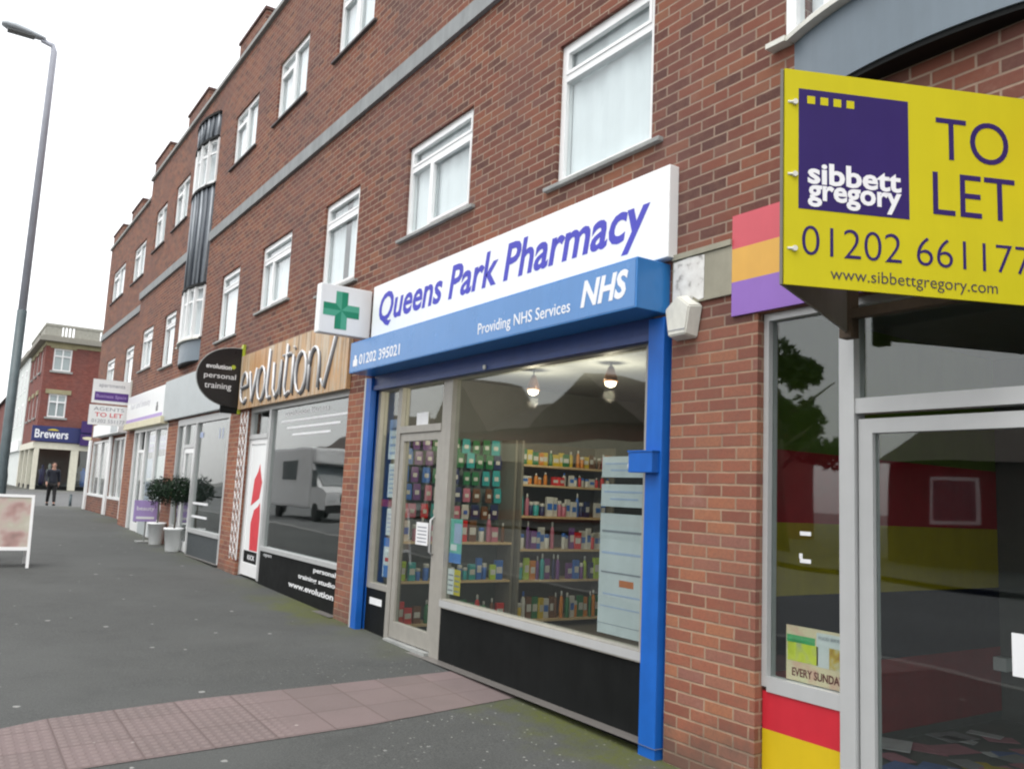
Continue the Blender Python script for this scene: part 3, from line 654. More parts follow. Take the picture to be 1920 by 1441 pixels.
cs = thing('cross_sign', 'square white projecting sign with green pharmacy cross', 'cross sign', (0, 8.98, 3.29))
m = MB(); m.box(-.64, -.02, 8.93, 9.06, 3.30, 3.86, .012); m.build('case', WHITE, cs)
m = MB(); m.box(-.05, 0, 8.96, 9.02, 3.42, 3.74); m.build('bracket', STONE, cs)
m = MB(); cx, cz_, yf = -.385, 3.575, 8.929; l, h = .215, .072
def crp(p): return [(cx + a, yf, cz_ + b) for a, b in p]
m.mi = 0
for p in ([(0, 0), (h, h), (h, l), (0, l)], [(0, 0), (0, -l), (-h, -l), (-h, -h)], [(0, 0), (-h, h), (-l, h), (-l, 0)], [(0, 0), (h, -h), (l, -h), (l, 0)]): m.extr(crp(p), (0, -.002, 0))
m.mi = 1
for p in ([(0, 0), (0, l), (-h, l), (-h, h)], [(0, 0), (h, -h), (h, -l), (0, -l)], [(0, 0), (-l, 0), (-l, -h), (-h, -h)], [(0, 0), (l, 0), (l, h), (h, h)]): m.extr(crp(p), (0, -.002, 0))
m.build('green_cross', [GREEN1, GREEN2], cs)

# notices in the pharmacy windows
def sheet(y0, y1, z0, z1, x, label, cat='notice', mat=None, bits=()):
    m = MB(); m.box(x, x + .002, y0, y1, z0, z1); o = m.build('paper_notice' if cat == 'notice' else 'poster', mat or PAPER, loc=(x, (y0 + y1) / 2, z0)); tag(o, label, cat)
    for a, b, c, d, mt in bits:
        m = MB(); m.box(x - .0015, x - .0003, y1 - (y1 - y0) * b, y1 - (y1 - y0) * a, z0 + (z1 - z0) * c, z0 + (z1 - z0) * d); m.build('printed_patch', mt, o)
    return o
LN = lambda n, mt: [(.12, .88, .12 + .8 * k / n, .12 + .8 * k / n + .25 / n, mt) for k in range(n)]
XI = .105
sheet(7.45, 7.70, 1.075, 1.295, .083, 'white opening hours notice on the pharmacy door', bits=LN(5, GREYINK))
sheet(7.60, 7.85, 2.27, 2.40, .092, 'small white card in the fanlight above the pharmacy door')
sheet(6.83, 7.05, .955, 1.36, XI, 'teal and blue leaflet low on the window beside the pharmacy door', 'poster', PAPT, [(.0, 1, .0, .22, PAPB), (.35, .95, .45, .9, PAPL), (.1, .6, .28, .42, PAPER)])
sheet(6.94, 7.05, .67, .90, XI, 'white sticker under the teal leaflet', 'notice', PAPER, LN(4, GREYINK))
sheet(6.82, 6.935, .67, .90, XI, 'yellow sticker low in the corner of the pharmacy window', 'notice', PAPY, LN(4, GREYINK))
sheet(8.24, 8.50, 1.93, 2.36, XI, 'topmost pale sheet in the narrow pharmacy side window', 'notice', PAPER, [(0, 1, .75, 1, PAPL)] + LN(4, PAPL))
sheet(8.24, 8.46, 1.52, 1.88, XI, 'white sheet just above the red sticker in the pharmacy side window', bits=LN(6, PAPL))
sheet(8.25, 8.60, 1.42, 1.495, XI, 'small red sticker in the pharmacy side window', 'notice', paint('crimson_print', (.28, .01, .03), .5))
sheet(8.24, 8.44, 1.12, 1.40, XI, 'white sheet just below the red sticker in the pharmacy side window', bits=LN(5, PAPL))
sheet(8.24, 8.46, .68, 1.09, XI, 'lowest blue and white poster in the pharmacy side window', 'poster', PAPER, [(0, 1, .78, 1, PAPB), (.1, .9, .0, .3, PAPB), (.2, .8, .4, .5, PAPRED)])
sheet(8.32, 8.62, .38, .45, .052, 'white sticker on the black panel beside the pharmacy door')
for z0, z1, lb in ((1.765, 1.915, 'topmost wide white window poster beside the blue post'), (1.555, 1.715, 'second wide white window poster down beside the blue post'), (.66, 1.505, 'tall white window poster with orange mark beside the blue post')):
    bits = [(.06, .94, .62, .70, PAPL), (.2, .8, .30, .38, PAPL)] if z1 - z0 < .3 else [(.05, .95, .84, .86, GREYINK), (.05, .95, .66, .68, PAPL), (.05, .95, .50, .515, GREYINK), (.45, .75, .40, .455, PAPR), (.1, .9, .32, .335, PAPL), (.05, .95, .22, .23, PAPL), (.0, 1, .08, .085, GREYINK)]
    sheet(4.37, 4.87, z0, z1, .112, lb, 'poster', paint('dull_paper', (.60, .62, .64), .6), bits)

# inside the pharmacy
def lamp(x, y, z, label):
    l = thing('pendant_lamp', label, 'lamp', (x, y, 2.95), 'lit lamps inside the pharmacy')
    m = MB(); m.tube([(x, y, 2.95), (x, y, z + .16)], .008, 6); m.build('cord', BLACK, l)
    m = MB(); m.lathe((x, y, z), [(.07, .0), (.065, .05), (.035, .13), (.02, .16)], 16); m.build('lamp_shade', paint('copper_shade', (.25, .13, .08), .35, .5), l)
    m = MB(); m.lathe((x, y, z), [(.01, -.055), (.05, -.035), (.058, -.005), (.05, -.002)], 14); m.build('bulb', BULB, l)
    ld = bpy.data.lights.new('lamp_light', 'POINT'); ld.energy = 11; ld.color = (1, .84, .62); ld.shadow_soft_size = .06
    lo = bpy.data.objects.new('lamp_light', ld); C.objects.link(lo); lo.parent = l; lo.location = (0, 0, z - .14 - 2.95)
lamp(1.253, 7.432, 2.73, 'left one of the two lit pendant lamps seen through the pharmacy window')
lamp(1.476, 6.42, 2.76, 'right one of the two lit pendant lamps seen through the pharmacy window')
SHW = paint('shelf_timber', (.62, .46, .26), .6, var=.1)
def shelving(x0, x1, y0, y1, zs, top, label, back):
    s = thing('shelf_unit', label, 'shelves', ((x0 + x1) / 2, y1, .07))
    m = MB()
    for x in (x0, x1 - .03): m.box(x, x + .03, y0, y1, .07, top)
    m.build('upright', paint('shelf_upright', (.20, .19, .16), .5), s)
    m = MB(); m.box(x0 + .03, x1 - .03, y1 - .02, y1, .07, top); m.build('back_panel', back, s)
    for z in zs:
        m = MB(); m.box(x0 + .03, x1 - .03, y0, y1 - .02, z - .025, z); m.build('shelf', SHW, s)
ZS1 = [.16, .62, .98, 1.37, 1.745, 1.98]
ZS0 = [.16, .62, 1.05]
shelving(1.80, 3.26, 8.38, 8.78, ZS1, 2.26, 'tall timber shelf unit of packets facing the pharmacy window', paint('unit_back', (.13, .11, .085), .7))
shelving(.30, 1.78, 8.45, 8.78, ZS0, 2.26, 'wall rack with hanging packets above low shelves by the pharmacy door', paint('rack_back', (.08, .11, .10), .7))
PC = {'teal': (.03, .34, .36), 'blue': (.04, .16, .55), 'white': (.62, .62, .60), 'red': (.60, .03, .03), 'orange': (.60, .21, .02), 'yellow': (.60, .44, .03), 'green': (.02, .17, .06), 'pink': (.50, .16, .24), 'purple': (.17, .06, .26), 'lime': (.40, .58, .04), 'navy': (.02, .03, .11), 'brown': (.16, .07, .03)}
PM = {k: paint('product_' + k, v, .4) for k, v in PC.items()}
protos = {}
def proto(kind, col):
    if (kind, col) in protos: return protos[kind, col]
    m = MB(); m.mi = 0
    if kind == 'bottle': m.lathe((0, 0, 0), [(.028, 0), (.031, .01), (.031, .12), (.022, .145), (.011, .155)], 10); m.mi = 1; m.lathe((0, 0, .1555), [(.014, 0), (.014, .03), (.010, .034)], 8)
    elif kind == 'tub': m.lathe((0, 0, 0), [(.036, 0), (.038, .01), (.038, .085)], 12); m.mi = 1; m.lathe((0, 0, .0855), [(.040, 0), (.040, .022), (.036, .027)], 12)
    elif kind == 'packet': m.box(-.05, .05, -.025, .025, 0, .15, .003); m.mi = 1; m.box(-.04, .04, -.0262, -.0252, .05, .10)
    elif kind == 'bag': m.extr([(-.055, -.006, 0), (.055, -.006, 0), (.06, -.012, .07), (.05, -.004, .15), (-.05, -.004, .15), (-.06, -.012, .07)], (0, .014, 0)); m.mi = 1; m.box(-.03, .03, -.0145, -.0125, .05, .09)
    o = m.build(kind, [PM[col], PM['white'] if col != 'white' else PM['blue']])
    protos[kind, col] = o; o['fresh'] = True; return o
SHN = {.16: 'bottom', .62: 'second lowest', .98: 'third', 1.37: 'fourth', 1.745: 'fifth', 1.98: 'top', 1.05: 'third'}
KN = {'bottle': 'bottle', 'tub': 'tub', 'packet': 'box', 'bag': 'bag'}
def product(kind, col, x, y, z, label, scale, group):
    p = proto(kind, col)
    if p.get('fresh'): o = p; del p['fresh']
    else: o = p.copy(); C.objects.link(o)
    o.location = (x, y, z); o.scale = scale; o.rotation_euler = (0, 0, random.uniform(-.15, .15))
    tag(o, label, KN[kind], group)
pal = {.16: ['yellow', 'brown', 'white', 'orange', 'green'], .62: ['teal', 'blue', 'purple', 'lime', 'navy', 'orange', 'teal'], .98: ['white', 'pink', 'purple', 'red', 'blue', 'white'], 1.37: ['navy', 'blue', 'teal', 'pink', 'white'], 1.745: ['white', 'orange', 'red', 'white', 'lime'], 1.98: ['orange', 'yellow', 'orange', 'red', 'yellow', 'brown', 'green']}
for z in ZS1:
    x = 1.88
    while x < 3.19:
        k = random.choice(['bottle', 'packet', 'tub', 'packet', 'bottle']); c = random.choice(pal[z])
        gap = {.16: .40, .62: .34, .98: .36, 1.37: .33, 1.745: .20, 1.98: .26}[z]
        if random.random() < .04: x += random.uniform(.05, .13); continue
        hs_ = random.uniform(.72, 1.0) * (gap - .05) / .17 * (1 if k != 'tub' else 1.1); hs_ = min(hs_, 1.7); sx = random.uniform(.62, .95)
        product(k, c, x, 8.42 + random.uniform(0, .05), z + .001, '%s %s on the %s shelf of the tall timber unit' % (c, KN[k], SHN[z]), (sx, sx, hs_), 'products on the tall timber shelves'); x += random.uniform(.085, .115) * sx
pal0 = {.16: ['red', 'brown', 'white', 'green'], .62: ['blue', 'lime', 'teal', 'blue', 'navy'], 1.05: ['pink', 'white', 'red', 'brown', 'yellow']}
for z in ZS0:
    x = .38
    while x < 1.72:
        k = random.choice(['bottle', 'packet', 'tub', 'packet']); c = random.choice(pal0[z]); sx = random.uniform(.7, 1.05)
        product(k, c, x, 8.50 + random.uniform(0, .05), z + .001, '%s %s on the %s shelf by the pharmacy door' % (c, KN[k], SHN[z]), (sx, sx, random.uniform(1.1, 1.7)), 'products on the low shelves by the pharmacy door'); x += random.uniform(.10, .14) * sx
for zi, z in enumerate((1.30, 1.50, 1.70, 1.90, 2.07)):
    x = .42 + .03 * (zi % 2)
    while x < 1.74:
        far = x > .8
        c = random.choice(['green', 'green', 'teal', 'navy'] if zi >= 2 and far else ['red', 'pink', 'purple', 'blue', 'white'] if not far else ['white', 'brown', 'teal', 'navy', 'pink'])
        product('bag', c, x, 8.72 - random.uniform(0, .05), z, '%s packet hanging in row %s of the pharmacy wall rack' % (c, ['one from the bottom', 'two from the bottom', 'three in the middle', 'two from the top', 'one at the top'][zi]), (random.uniform(.8, 1.0), 1, random.uniform(1.0, 1.25)), 'packets hanging on the wall rack'); x += random.uniform(.115, .15)

# ------------------------------------------------------------------ fitness studio
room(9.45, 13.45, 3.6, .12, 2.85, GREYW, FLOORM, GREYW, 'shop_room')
ef = thing('studio_shopfront', 'fitness studio shopfront with black lettered panel under a wide dark window', 'shopfront', (.1, 11.4, gz(11)))
m = MB()
m.box(.05, .14, 13.40, 13.445, .2, 2.78); m.box(.05, .14, 12.46, 12.55, .2, 2.78); m.box(.05, .14, 9.46, 9.52, .68, 2.78); m.box(.05, .14, 9.52, 12.46, 2.70, 2.78); m.box(.05, .14, 12.55, 13.40, 2.70, 2.78)
m.box(.04, .14, 12.55, 13.40, 2.28, 2.35); m.box(.03, .14, 9.46, 12.46, .645, .70); m.build('shopfront_frame', ALU, ef)
m = MB(); m.box(.097, .103, 9.52, 12.46, .70, 2.70); m.build('display_window', GLASS_S, ef)
m = MB(); m.box(.097, .103, 12.55, 13.40, 2.35, 2.70); m.build('fanlight', GLASS, ef)
m = MB(); m.box(.055, .12, 9.456, 12.46, .0, .645); rs = m.build('stall_riser', BLACK, ef)
for tx, y, z, w_, h_, bo in (('personal', 10.32, .525, .72, .075, .02), ('training studio', 10.84, .40, 1.24, .075, .02), ('www.evolution', 11.18, .275, 1.55, .075, .02), ('open', 12.30, .56, .35, .05, 0)):
    m = MB(); text_mesh(m, tx, (.0548, y, z), UF, UZ, w=w_, h=h_, bold=bo); m.build('lettering', LETTW, rs)
m = MB(); m.box(.06, .115, 13.32, 13.395, .22, 2.275); m.box(.06, .115, 12.555, 12.63, .22, 2.275); m.box(.06, .115, 12.63, 13.32, 2.2, 2.275); m.box(.06, .115, 12.63, 13.32, .22, .40); dr = m.build('door', UPVC, ef)
m = MB(); m.box(.075, .10, 12.63, 13.32, .40, 2.2); pn = m.build('door_poster', WHITE, dr)
m = MB()
for p in ([(13.06, .60), (12.68, .60), (12.66, 1.05), (12.72, 1.32), (12.80, 1.26), (12.98, 1.20), (13.10, 1.0)], [(13.16, 1.26), (12.78, 1.38), (12.70, 1.62), (12.82, 1.80), (12.86, 1.90), (12.93, 1.78), (13.08, 1.66)]):
    m.extr([(.0735, y, z) for y, z in p], (-.001, 0, 0))
m.build('red_figure', PAPRED, pn)
m = MB(); m.box(.0722, .0745, 12.64, 13.31, .41, .585); m.build('dark_caption', BLACK, pn)
m = MB(); text_mesh(m, 'KICK', (.0718, 13.1, .46), UF, UZ, w=.34, h=.07, bold=.02); m.build('lettering', LETTW, pn)
m = MB()
for k in range(3): m.box(.0955, .0968, 9.6 + .3 * k, 12.1 - .25 * k, 2.49 - .10 * k, 2.515 - .10 * k)
m.build('window_stripe', LETTW, ef)
m = MB(); text_mesh(m, 'evolution fitness', (.0962, 12.0, 2.585), UF, UZ, w=1.7, h=.07, bold=.01); m.build('window_lettering', LETTW, ef)
gt = thing('folding_gate', 'folded white lattice security gate beside the studio door', 'security gate', (-.02, 13.4, gz(13.4)))
m = MB()
for y in (13.43, 13.60, 13.78): m.box(-.012, .0, y - .012, y + .012, .42, 2.72)
m.build('upright', UPVC, gt)
m = MB(); z = .45
while z < 2.55:
    for a, b in ((0, 1), (1, 0)):
        for y0, y1 in ((13.43, 13.60), (13.60, 13.78)): m.tube([(-.018, y0, z + .17 * a), (-.018, y1, z + .17 * b)], .0055, 5)
    z += .17
m.build('lattice', UPVC, gt)
wf = thing('wooden_fascia', 'orange streaked wooden fascia with curly evolution lettering', 'shop sign', (0, 11.6, 2.77))
m = MB(); m.box(-.06, -.005, 9.43, 13.86, 2.765, 3.635); m.build('panel', WOODF, wf)
def script_text():
    """thin round-nibbed letters drawn as tubes: e v o l u t i o n and a swoosh"""
    L = []
    def arcp(cx, cz, rx, rz, a0, a1, n=12): return [(cx + rx * math.cos(R(a0 + (a1 - a0) * i / n)), cz + rz * math.sin(R(a0 + (a1 - a0) * i / n))) for i in range(n + 1)]
    w = .30
    L.append([(.02, .22), (.28, .24)] + arcp(.15, .22, .14, .19, 8, 315)); x = .36
    L.append([(x, .40), (x + .13, .03), (x + .27, .42)]); x += .33
    L.append(arcp(x + .14, .22, .14, .20, 90, 450)); x += .36
    L.append([(x + .04, .78), (x, .15), (x + .05, .02), (x + .15, .04)]); x += .22
    L.append([(x, .42), (x + .01, .12), (x + .10, .02), (x + .22, .10), (x + .26, .42), (x + .26, .03)]); x += .36
    L.append([(x + .07, .74), (x + .03, .12), (x + .09, .01), (x + .20, .05)]); L.append([(x - .06, .46), (x + .20, .48)]); x += .28
    L.append([(x, .44), (x + .01, .02)]); L.append([(x + .01, .58), (x + .02, .62)]); x += .10
    L.append(arcp(x + .16, .23, .16, .22, 90, 450)); x += .40
    L.append([(x, .42), (x, .02)]); L.append(arcp(x + .14, .28, .14, .17, 180, 0, 8) + [(x + .28, .02)]); x += .36
    L.append([(x, .10), (x + .08, .02), (x + .36, .76)])
    return L, x + .40
Ls, tw = script_text()
for nm_, mt, x_, rr, off in (('lettering_shadow', paint('dark_grey_letter', (.10, .10, .11), .5), -.064, .015, .03), ('lettering', paint('silver_letter', (.66, .67, .68), .35, .1), -.078, .018, 0)):
    m = MB()
    for pl in Ls: m.tube([(x_, 13.72 - 4.0 * (a / tw) - off, 2.82 + (b * 1.28 if b < .46 else .589 + (b - .46) * .55) - off) for a, b in pl], rr, 6)
    m.build(nm_, mt, wf)
lf = thing('half_round_sign', 'black half round projecting sign with personal training lettering', 'shop sign', (0, 13.9, 2.78))
m = MB(); pts = [(-.05, 13.9, 2.80), (-.05, 13.9, 3.77)]
for i in range(1, 24):
    t = math.pi * i / 24; pts.append((-.05 - .68 * math.sin(t) ** .85, 13.9, 3.285 + .485 * math.cos(t)))
m.extr(pts, (0, .06, 0)); m.build('panel', BLACKS, lf)
m = MB()
for i in range(24):
    t0, t1 = math.pi * i / 24, math.pi * (i + 1) / 24
    a = (-.05 - .68 * math.sin(t0) ** .85, 3.285 + .485 * math.cos(t0)); b = (-.05 - .68 * math.sin(t1) ** .85, 3.285 + .485 * math.cos(t1))
    m.tube([(a[0], 13.93, a[1]), (b[0], 13.93, b[1])], .012, 5, False)
m.build('rim', STONE, lf)
m = MB(); m.box(-.048, -.006, 13.88, 13.97, 2.70, 3.84); m.build('lime_edging', LIME, lf)
for tx, x, z, w_, h_, bo in (('evolution', -.60, 3.40, .40, .075, .02), ('personal', -.62, 3.22, .50, .11, 0), ('training', -.60, 3.05, .42, .12, 0)):
    m = MB(); text_mesh(m, tx, (x, 13.8995, z), UX, UZ, w=w_, h=h_, bold=bo); m.build('lettering', LETTW, lf)
m = MB(); m.extr([(-.17 + .035 * math.cos(t * .7), 13.8995, 3.45 + .035 * math.sin(t * .7)) for t in range(9)], (0, -.002, 0)); m.build('leaf_emblem', LIME, lf)
m = MB(); m.box(-.32, -.05, 13.91, 13.95, 2.70, 2.82); m.build('bracket', BLACK, lf)

# ------------------------------------------------------------------ grey-fronted shop
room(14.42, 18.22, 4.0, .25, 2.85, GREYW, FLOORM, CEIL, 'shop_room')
gf = thing('grey_shopfront', 'silver framed shopfront beneath the blank grey fascia', 'shopfront', (.05, 16.3, gz(16)))
m = MB()
for a, b in ((18.15, 18.21), (17.50, 17.56), (16.62, 16.72), (14.43, 14.53)): m.box(.0, .09, a, b, .25, 2.80)
for a, b in ((17.56, 18.15), (16.72, 17.50), (14.53, 16.62)): m.box(.0, .09, a, b, 2.68, 2.80)
m.box(.0, .09, 16.72, 17.50, 2.22, 2.29); m.box(-.02, .09, 14.53, 16.62, .66, .73); m.box(.0, .09, 17.56, 18.15, .66, .71); m.build('shopfront_frame', ALU, gf)
m = MB(); m.box(.045, .051, 14.53, 16.62, .73, 2.68); m.build('display_window', GLASS, gf)
m = MB(); m.box(.045, .051, 17.56, 18.15, .71, 2.68); m.build('side_window', GLASS, gf)
m = MB(); m.box(.045, .051, 16.72, 17.50, 2.29, 2.68); m.build('fanlight', GLASS, gf)
GP = paint('slate_panel', (.05, .06, .065), .5)
m = MB(); m.box(.01, .08, 14.43, 16.62, .1, .66); m.box(.01, .08, 17.56, 18.15, .1, .66); m.build('stall_riser', GP, gf)
m = MB(); m.box(.01, .07, 17.41, 17.495, .27, 2.21); m.box(.01, .07, 16.725, 16.81, .27, 2.21); m.box(.01, .07, 16.81, 17.41, 2.12, 2.21); m.box(.01, .07, 16.81, 17.41, .27, .45); dr = m.build('door', UPVC, gf)
m = MB(); m.box(.037, .043, 16.81, 17.41, .45, 2.12); m.build('door_glass', GLASS, dr)
m = MB(); m.box(.04, .0445, 15.7, 17.0, .98, 1.02) if False else m.box(.038, .0445, 15.55, 16.60, 1.17, 1.21); m.box(.038, .0445, 15.55, 16.60, .93, .97); m.build('window_stripe', LETTW, gf)
m = MB(); m.box(.0365, .0445, 16.30, 16.50, 2.40, 2.50); text_mesh(m, '11', (.044, 15.2, 2.35), UF, UZ, w=.25, h=.18); m.build('window_lettering', PAPL, gf)
m = MB(); m.box(-.09, -.005, 14.45, 19.36, 2.83, 3.68, .01); tag(m.build('grey_fascia', GREYS, loc=(0, 16.9, 2.83)), 'blank pale grey fascia panel above the shop with potted trees', 'fascia sign')
m = MB(); m.box(.6, 1.6, 15.0, 16.2, .25, 1.0, .02); m.box(.75, 1.45, 15.1, 15.3, 1.003, 1.35, .02); tag(m.build('counter', GP, loc=(1.1, 15.6, .25)), 'dark counter inside the grey shop', 'counter')

# ------------------------------------------------------------------ white-signed shop
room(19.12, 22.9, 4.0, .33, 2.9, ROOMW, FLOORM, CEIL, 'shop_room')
hf = thing('white_shopfront', 'pale shopfront with purple posters beneath the white sign', 'shopfront', (.05, 21, gz(21)))
m = MB()
for a, b in ((22.83, 22.89), (22.25, 22.32), (21.45, 21.52), (20.3, 20.36), (19.13, 19.2)): m.box(.0, .09, a, b, .33, 2.80)
for a, b in ((22.32, 22.83), (21.52, 22.25), (20.36, 21.45), (19.2, 20.3)): m.box(.0, .09, a, b, 2.70, 2.80)
m.box(-.01, .09, 19.2, 20.3, .66, .72); m.box(-.01, .09, 20.36, 21.45, .66, .72); m.build('shopfront_frame', UPVC, hf)
for a, b in ((19.2, 20.3), (20.36, 21.45)):
    m = MB(); m.box(.045, .051, a, b, .72, 2.70); m.build('display_window', GLASS, hf)
m = MB(); m.box(.045, .051, 22.32, 22.83, .4, 2.70); m.build('side_window', GLASS, hf)
m = MB(); m.box(.01, .08, 19.13, 21.45, .2, .66); m.build('stall_riser', GREYS, hf)
m = MB(); m.box(.01, .07, 22.17, 22.245, .36, 2.69); m.box(.01, .07, 21.525, 21.6, .36, 2.69); m.box(.01, .07, 21.6, 22.17, 2.2, 2.27); m.box(.01, .07, 21.6, 22.17, .36, .55); dr = m.build('door', UPVC, hf)
m = MB(); m.box(.037, .043, 21.6, 22.17, .55, 2.2); m.build('door_glass', GLASS, dr)
for y0, y1, z0, z1, mt, lb in ((19.45, 20.15, 2.25, 2.55, LILAC, 'lilac banner poster high in the window nearest the potted trees'), (20.5, 21.3, 2.2, 2.6, LILAC, 'lilac banner poster high in the middle window of the white shop'), (19.4, 20.2, 1.1, 2.1, PAPER, 'white poster in the window nearest the potted trees'), (20.5, 21.3, 1.0, 2.05, PAPL, 'pale blue poster in the middle window of the white shop')):
    sheet(y0, y1, z0, z1, .056, lb, 'poster', mt, [(.1, .9, .2, .28, GREYINK), (.1, .9, .5, .58, PAPER)])
m = MB(); m.box(-.16, -.005, 19.2, 23.6, 2.78, 2.93, .01); tag(m.build('blind_box', CREAM, loc=(0, 21, 2.78)), 'cream awning box beneath the white sign', 'awning box')
hs2 = thing('white_fascia', 'white fascia with faint lettering, black emblem and purple lower edge', 'shop sign', (0, 21.6, 2.97))
m = MB(); m.box(-.08, -.005, 19.42, 23.82, 2.96, 3.64, .006); m.build('panel', WHITE, hs2)
m = MB(); m.box(-.0835, -.0805, 19.5, 23.75, 2.97, 3.045); m.build('purple_edge', LILAC, hs2)
m = MB(); m.box(-.084, -.0805, 20.0, 20.2, 3.10, 3.22); m.box(-.084, -.0805, 20.04, 20.16, 3.22, 3.30); m.build('emblem', BLACKS, hs2)
m = MB(); text_mesh(m, 'hair and beauty', (-.0808, 23.3, 3.25), UF, UZ, w=2.4, h=.20); m.build('lettering', paint('faint_grey_ink', (.55, .55, .60), .6), hs2)

# ------------------------------------------------------------------ end shop, set back
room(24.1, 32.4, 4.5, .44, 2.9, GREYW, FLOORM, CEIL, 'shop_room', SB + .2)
lfx = thing('end_shopfront', 'end shopfront with pale grey pillars and brick under its two windows', 'shopfront', (SB, 28, .46))
m = MB()
for y in (25.52, 28.02, 32.22): m.box(SB - .06, SB - .003, y, y + .4 if y > 27 else y + .07, .47, 2.80)
for a, b in ((25.6, 28.0), (28.5, 32.2)):
    m.box(SB + .03, SB + .12, a, a + .07, .95, 2.75); m.box(SB + .03, SB + .12, b - .07, b, .95, 2.75); m.box(SB + .03, SB + .12, (a + b) / 2 - .04, (a + b) / 2 + .04, 1.02, 2.68)
    m.box(SB + .03, SB + .12, a + .07, b - .07, 2.68, 2.75); m.box(SB - .02, SB + .12, a + .07, b - .07, .95, 1.02)
m.build('shopfront_frame', UPVC, lfx)
for a, b in ((25.6, 28.0), (28.5, 32.2)):
    m = MB(); m.box(SB + .07, SB + .076, a + .07, b - .07, 1.02, 2.68); m.build('display_window', GLASS, lfx)
m = MB(); m.box(SB - .25, SB - .005, 25.7, 30.4, 2.83, 3.20, .01); m.mi = 1; m.box(SB - .254, SB - .2515, 25.9, 27.0, 2.86, 3.17); tag(m.build('box_fascia', [WHITE, GREYS], loc=(SB, 28, 2.83)), 'white box sign under the two agents boards at the far end', 'shop sign')
for nme, z0, z1, x0, x1, lb in (('agent_board', 3.46, 4.07, -.92, -.04, 'upper white agents board with a purple band, at the far end of the parade'), ('agent_board', 2.90, 3.41, -.95, .0, 'lower white agents board with red lettering, at the far end of the parade')):
    t = thing(nme, lb, 'agent board', (0, 24.0, z0), 'projecting agents boards at the far end')
    m = MB(); m.box(x0, x1, 23.96, 23.985, z0, z1); m.build('panel', WHITE, t)
    if z0 > 3.4:
        m = MB(); m.box(x0 + .06, x1 - .02, 23.957, 23.9595, z0 + .07, z0 + .29); bnd = m.build('purple_band', paint('band_purple', (.10, .04, .24), .5), t)
        m = MB(); text_mesh(m, 'Business Space', (x0 + .10, 23.9565, z0 + .12), UX, UZ, w=.72, h=.11, bold=.01); m.build('lettering', LILAC, bnd)
        m = MB(); text_mesh(m, 'apartments', (x0 + .14, 23.9595, z0 + .39), UX, UZ, w=.62, h=.11); m.build('lettering', GREYINK, t)
    else:
        m = MB(); text_mesh(m, 'AGENTS', (x0 + .10, 23.9595, z0 + .37), UX, UZ, w=.72, h=.09); text_mesh(m, '01202 551177', (x0 + .08, 23.9595, z0 + .06), UX, UZ, w=.78, h=.09); m.build('lettering', GREYINK, t)
        m = MB(); text_mesh(m, 'TO LET', (x0 + .14, 23.9595, z0 + .21), UX, UZ, w=.66, h=.11, bold=.01); m.build('red_lettering', PAPRED, t)
    m = MB(); m.box(x1 + .002, x1 + .045 if x1 < -.02 else .045, 23.95, 24.0, z0 - .02, z1 + .05); m.build('mounting_post', OFFW, t)

# ------------------------------------------------------------------ street things
ROOTX, ROOTY = -3.12, 15.7; zb = gz(ROOTY)
lp = thing('street_lamp', 'tall grey street lamp on the left with dark teal lower column', 'street lamp', (ROOTX, ROOTY, zb))
m = MB(); m.tube([(ROOTX, ROOTY, zb), (ROOTX, ROOTY, zb + 1.3), (ROOTX, ROOTY, zb + 1.4), (ROOTX, ROOTY, 4.2)], [.085, .085, .072, .072], 16); m.build('base_column', TEAL, lp)
ZT = 8.75
m = MB(); m.tube([(ROOTX, ROOTY, 4.2), (ROOTX, ROOTY, ZT - .1), (ROOTX - .03, ROOTY, ZT), (ROOTX - .20, ROOTY, ZT + .04)], [.062, .05, .045, .04], 14); m.build('upper_column', POLE, lp)
m = MB()
hd = [(-.14, .05), (-.22, .07), (-.40, .10), (-.60, .115), (-.72, .10), (-.79, .05)]
ring = []
for dx, rr in hd: ring.append([m.bm.verts.new((ROOTX + dx, ROOTY + rr * 1.1 * math.cos(2 * math.pi * k / 14), ZT + .05 - dx * .10 + (rr * .75 if math.sin(2 * math.pi * k / 14) > 0 else rr * .45) * math.sin(2 * math.pi * k / 14))) for k in range(14)])
for i in range(len(ring) - 1):
    for k in range(14): f = m.bm.faces.new((ring[i][k], ring[i][(k + 1) % 14], ring[i + 1][(k + 1) % 14], ring[i + 1][k])); f.smooth = True
m.bm.faces.new(ring[0]); m.bm.faces.new(ring[-1]); hd_o = m.build('lamp_head', paint('pale_lamp_case', (.42, .46, .49), .35), lp)
m = MB(); m.box(ROOTX - .70, ROOTX - .30, ROOTY - .08, ROOTY + .08, ZT + .035, ZT + .06, .01); m.build('lamp_lens', paint('smoky_lens', (.16, .17, .17), .25), hd_o)

ax0, ax1, ay = -3.46, -2.70, 14.55
ab_ = thing('pavement_board', 'white framed folding pavement board with a faded pinkish picture', 'pavement sign', ((ax0 + ax1) / 2, ay + .25, gz(ay)))
zg = gz(ay)
def leaning(m, x0, x1, z0, z1, th, s=1, off=0):        # slab leaning about the top edge
    def P_(x, z, t): return (x, ay + .28 + s * (-.28 + .27 * (z - zg) / 1.06) + s * t + off, z)
    m.extr([P_(x0, z0, 0), P_(x1, z0, 0), P_(x1, z1, 0), P_(x0, z1, 0)], (0, s * th, 0))
m = MB(); w = .04
leaning(m, ax0, ax0 + w, zg, zg + 1.06, .03); leaning(m, ax1 - w, ax1, zg, zg + 1.06, .03); leaning(m, ax0 + w, ax1 - w, zg + 1.02, zg + 1.06, .03); leaning(m, ax0 + w, ax1 - w, zg + .25, zg + .30, .03)
m.build('front_frame', UPVC, ab_)
m = MB(); leaning(m, ax0 + w, ax1 - w, zg + .30, zg + 1.02, .012, 1, .012); m.build('picture_panel', PICT, ab_)
m = MB()
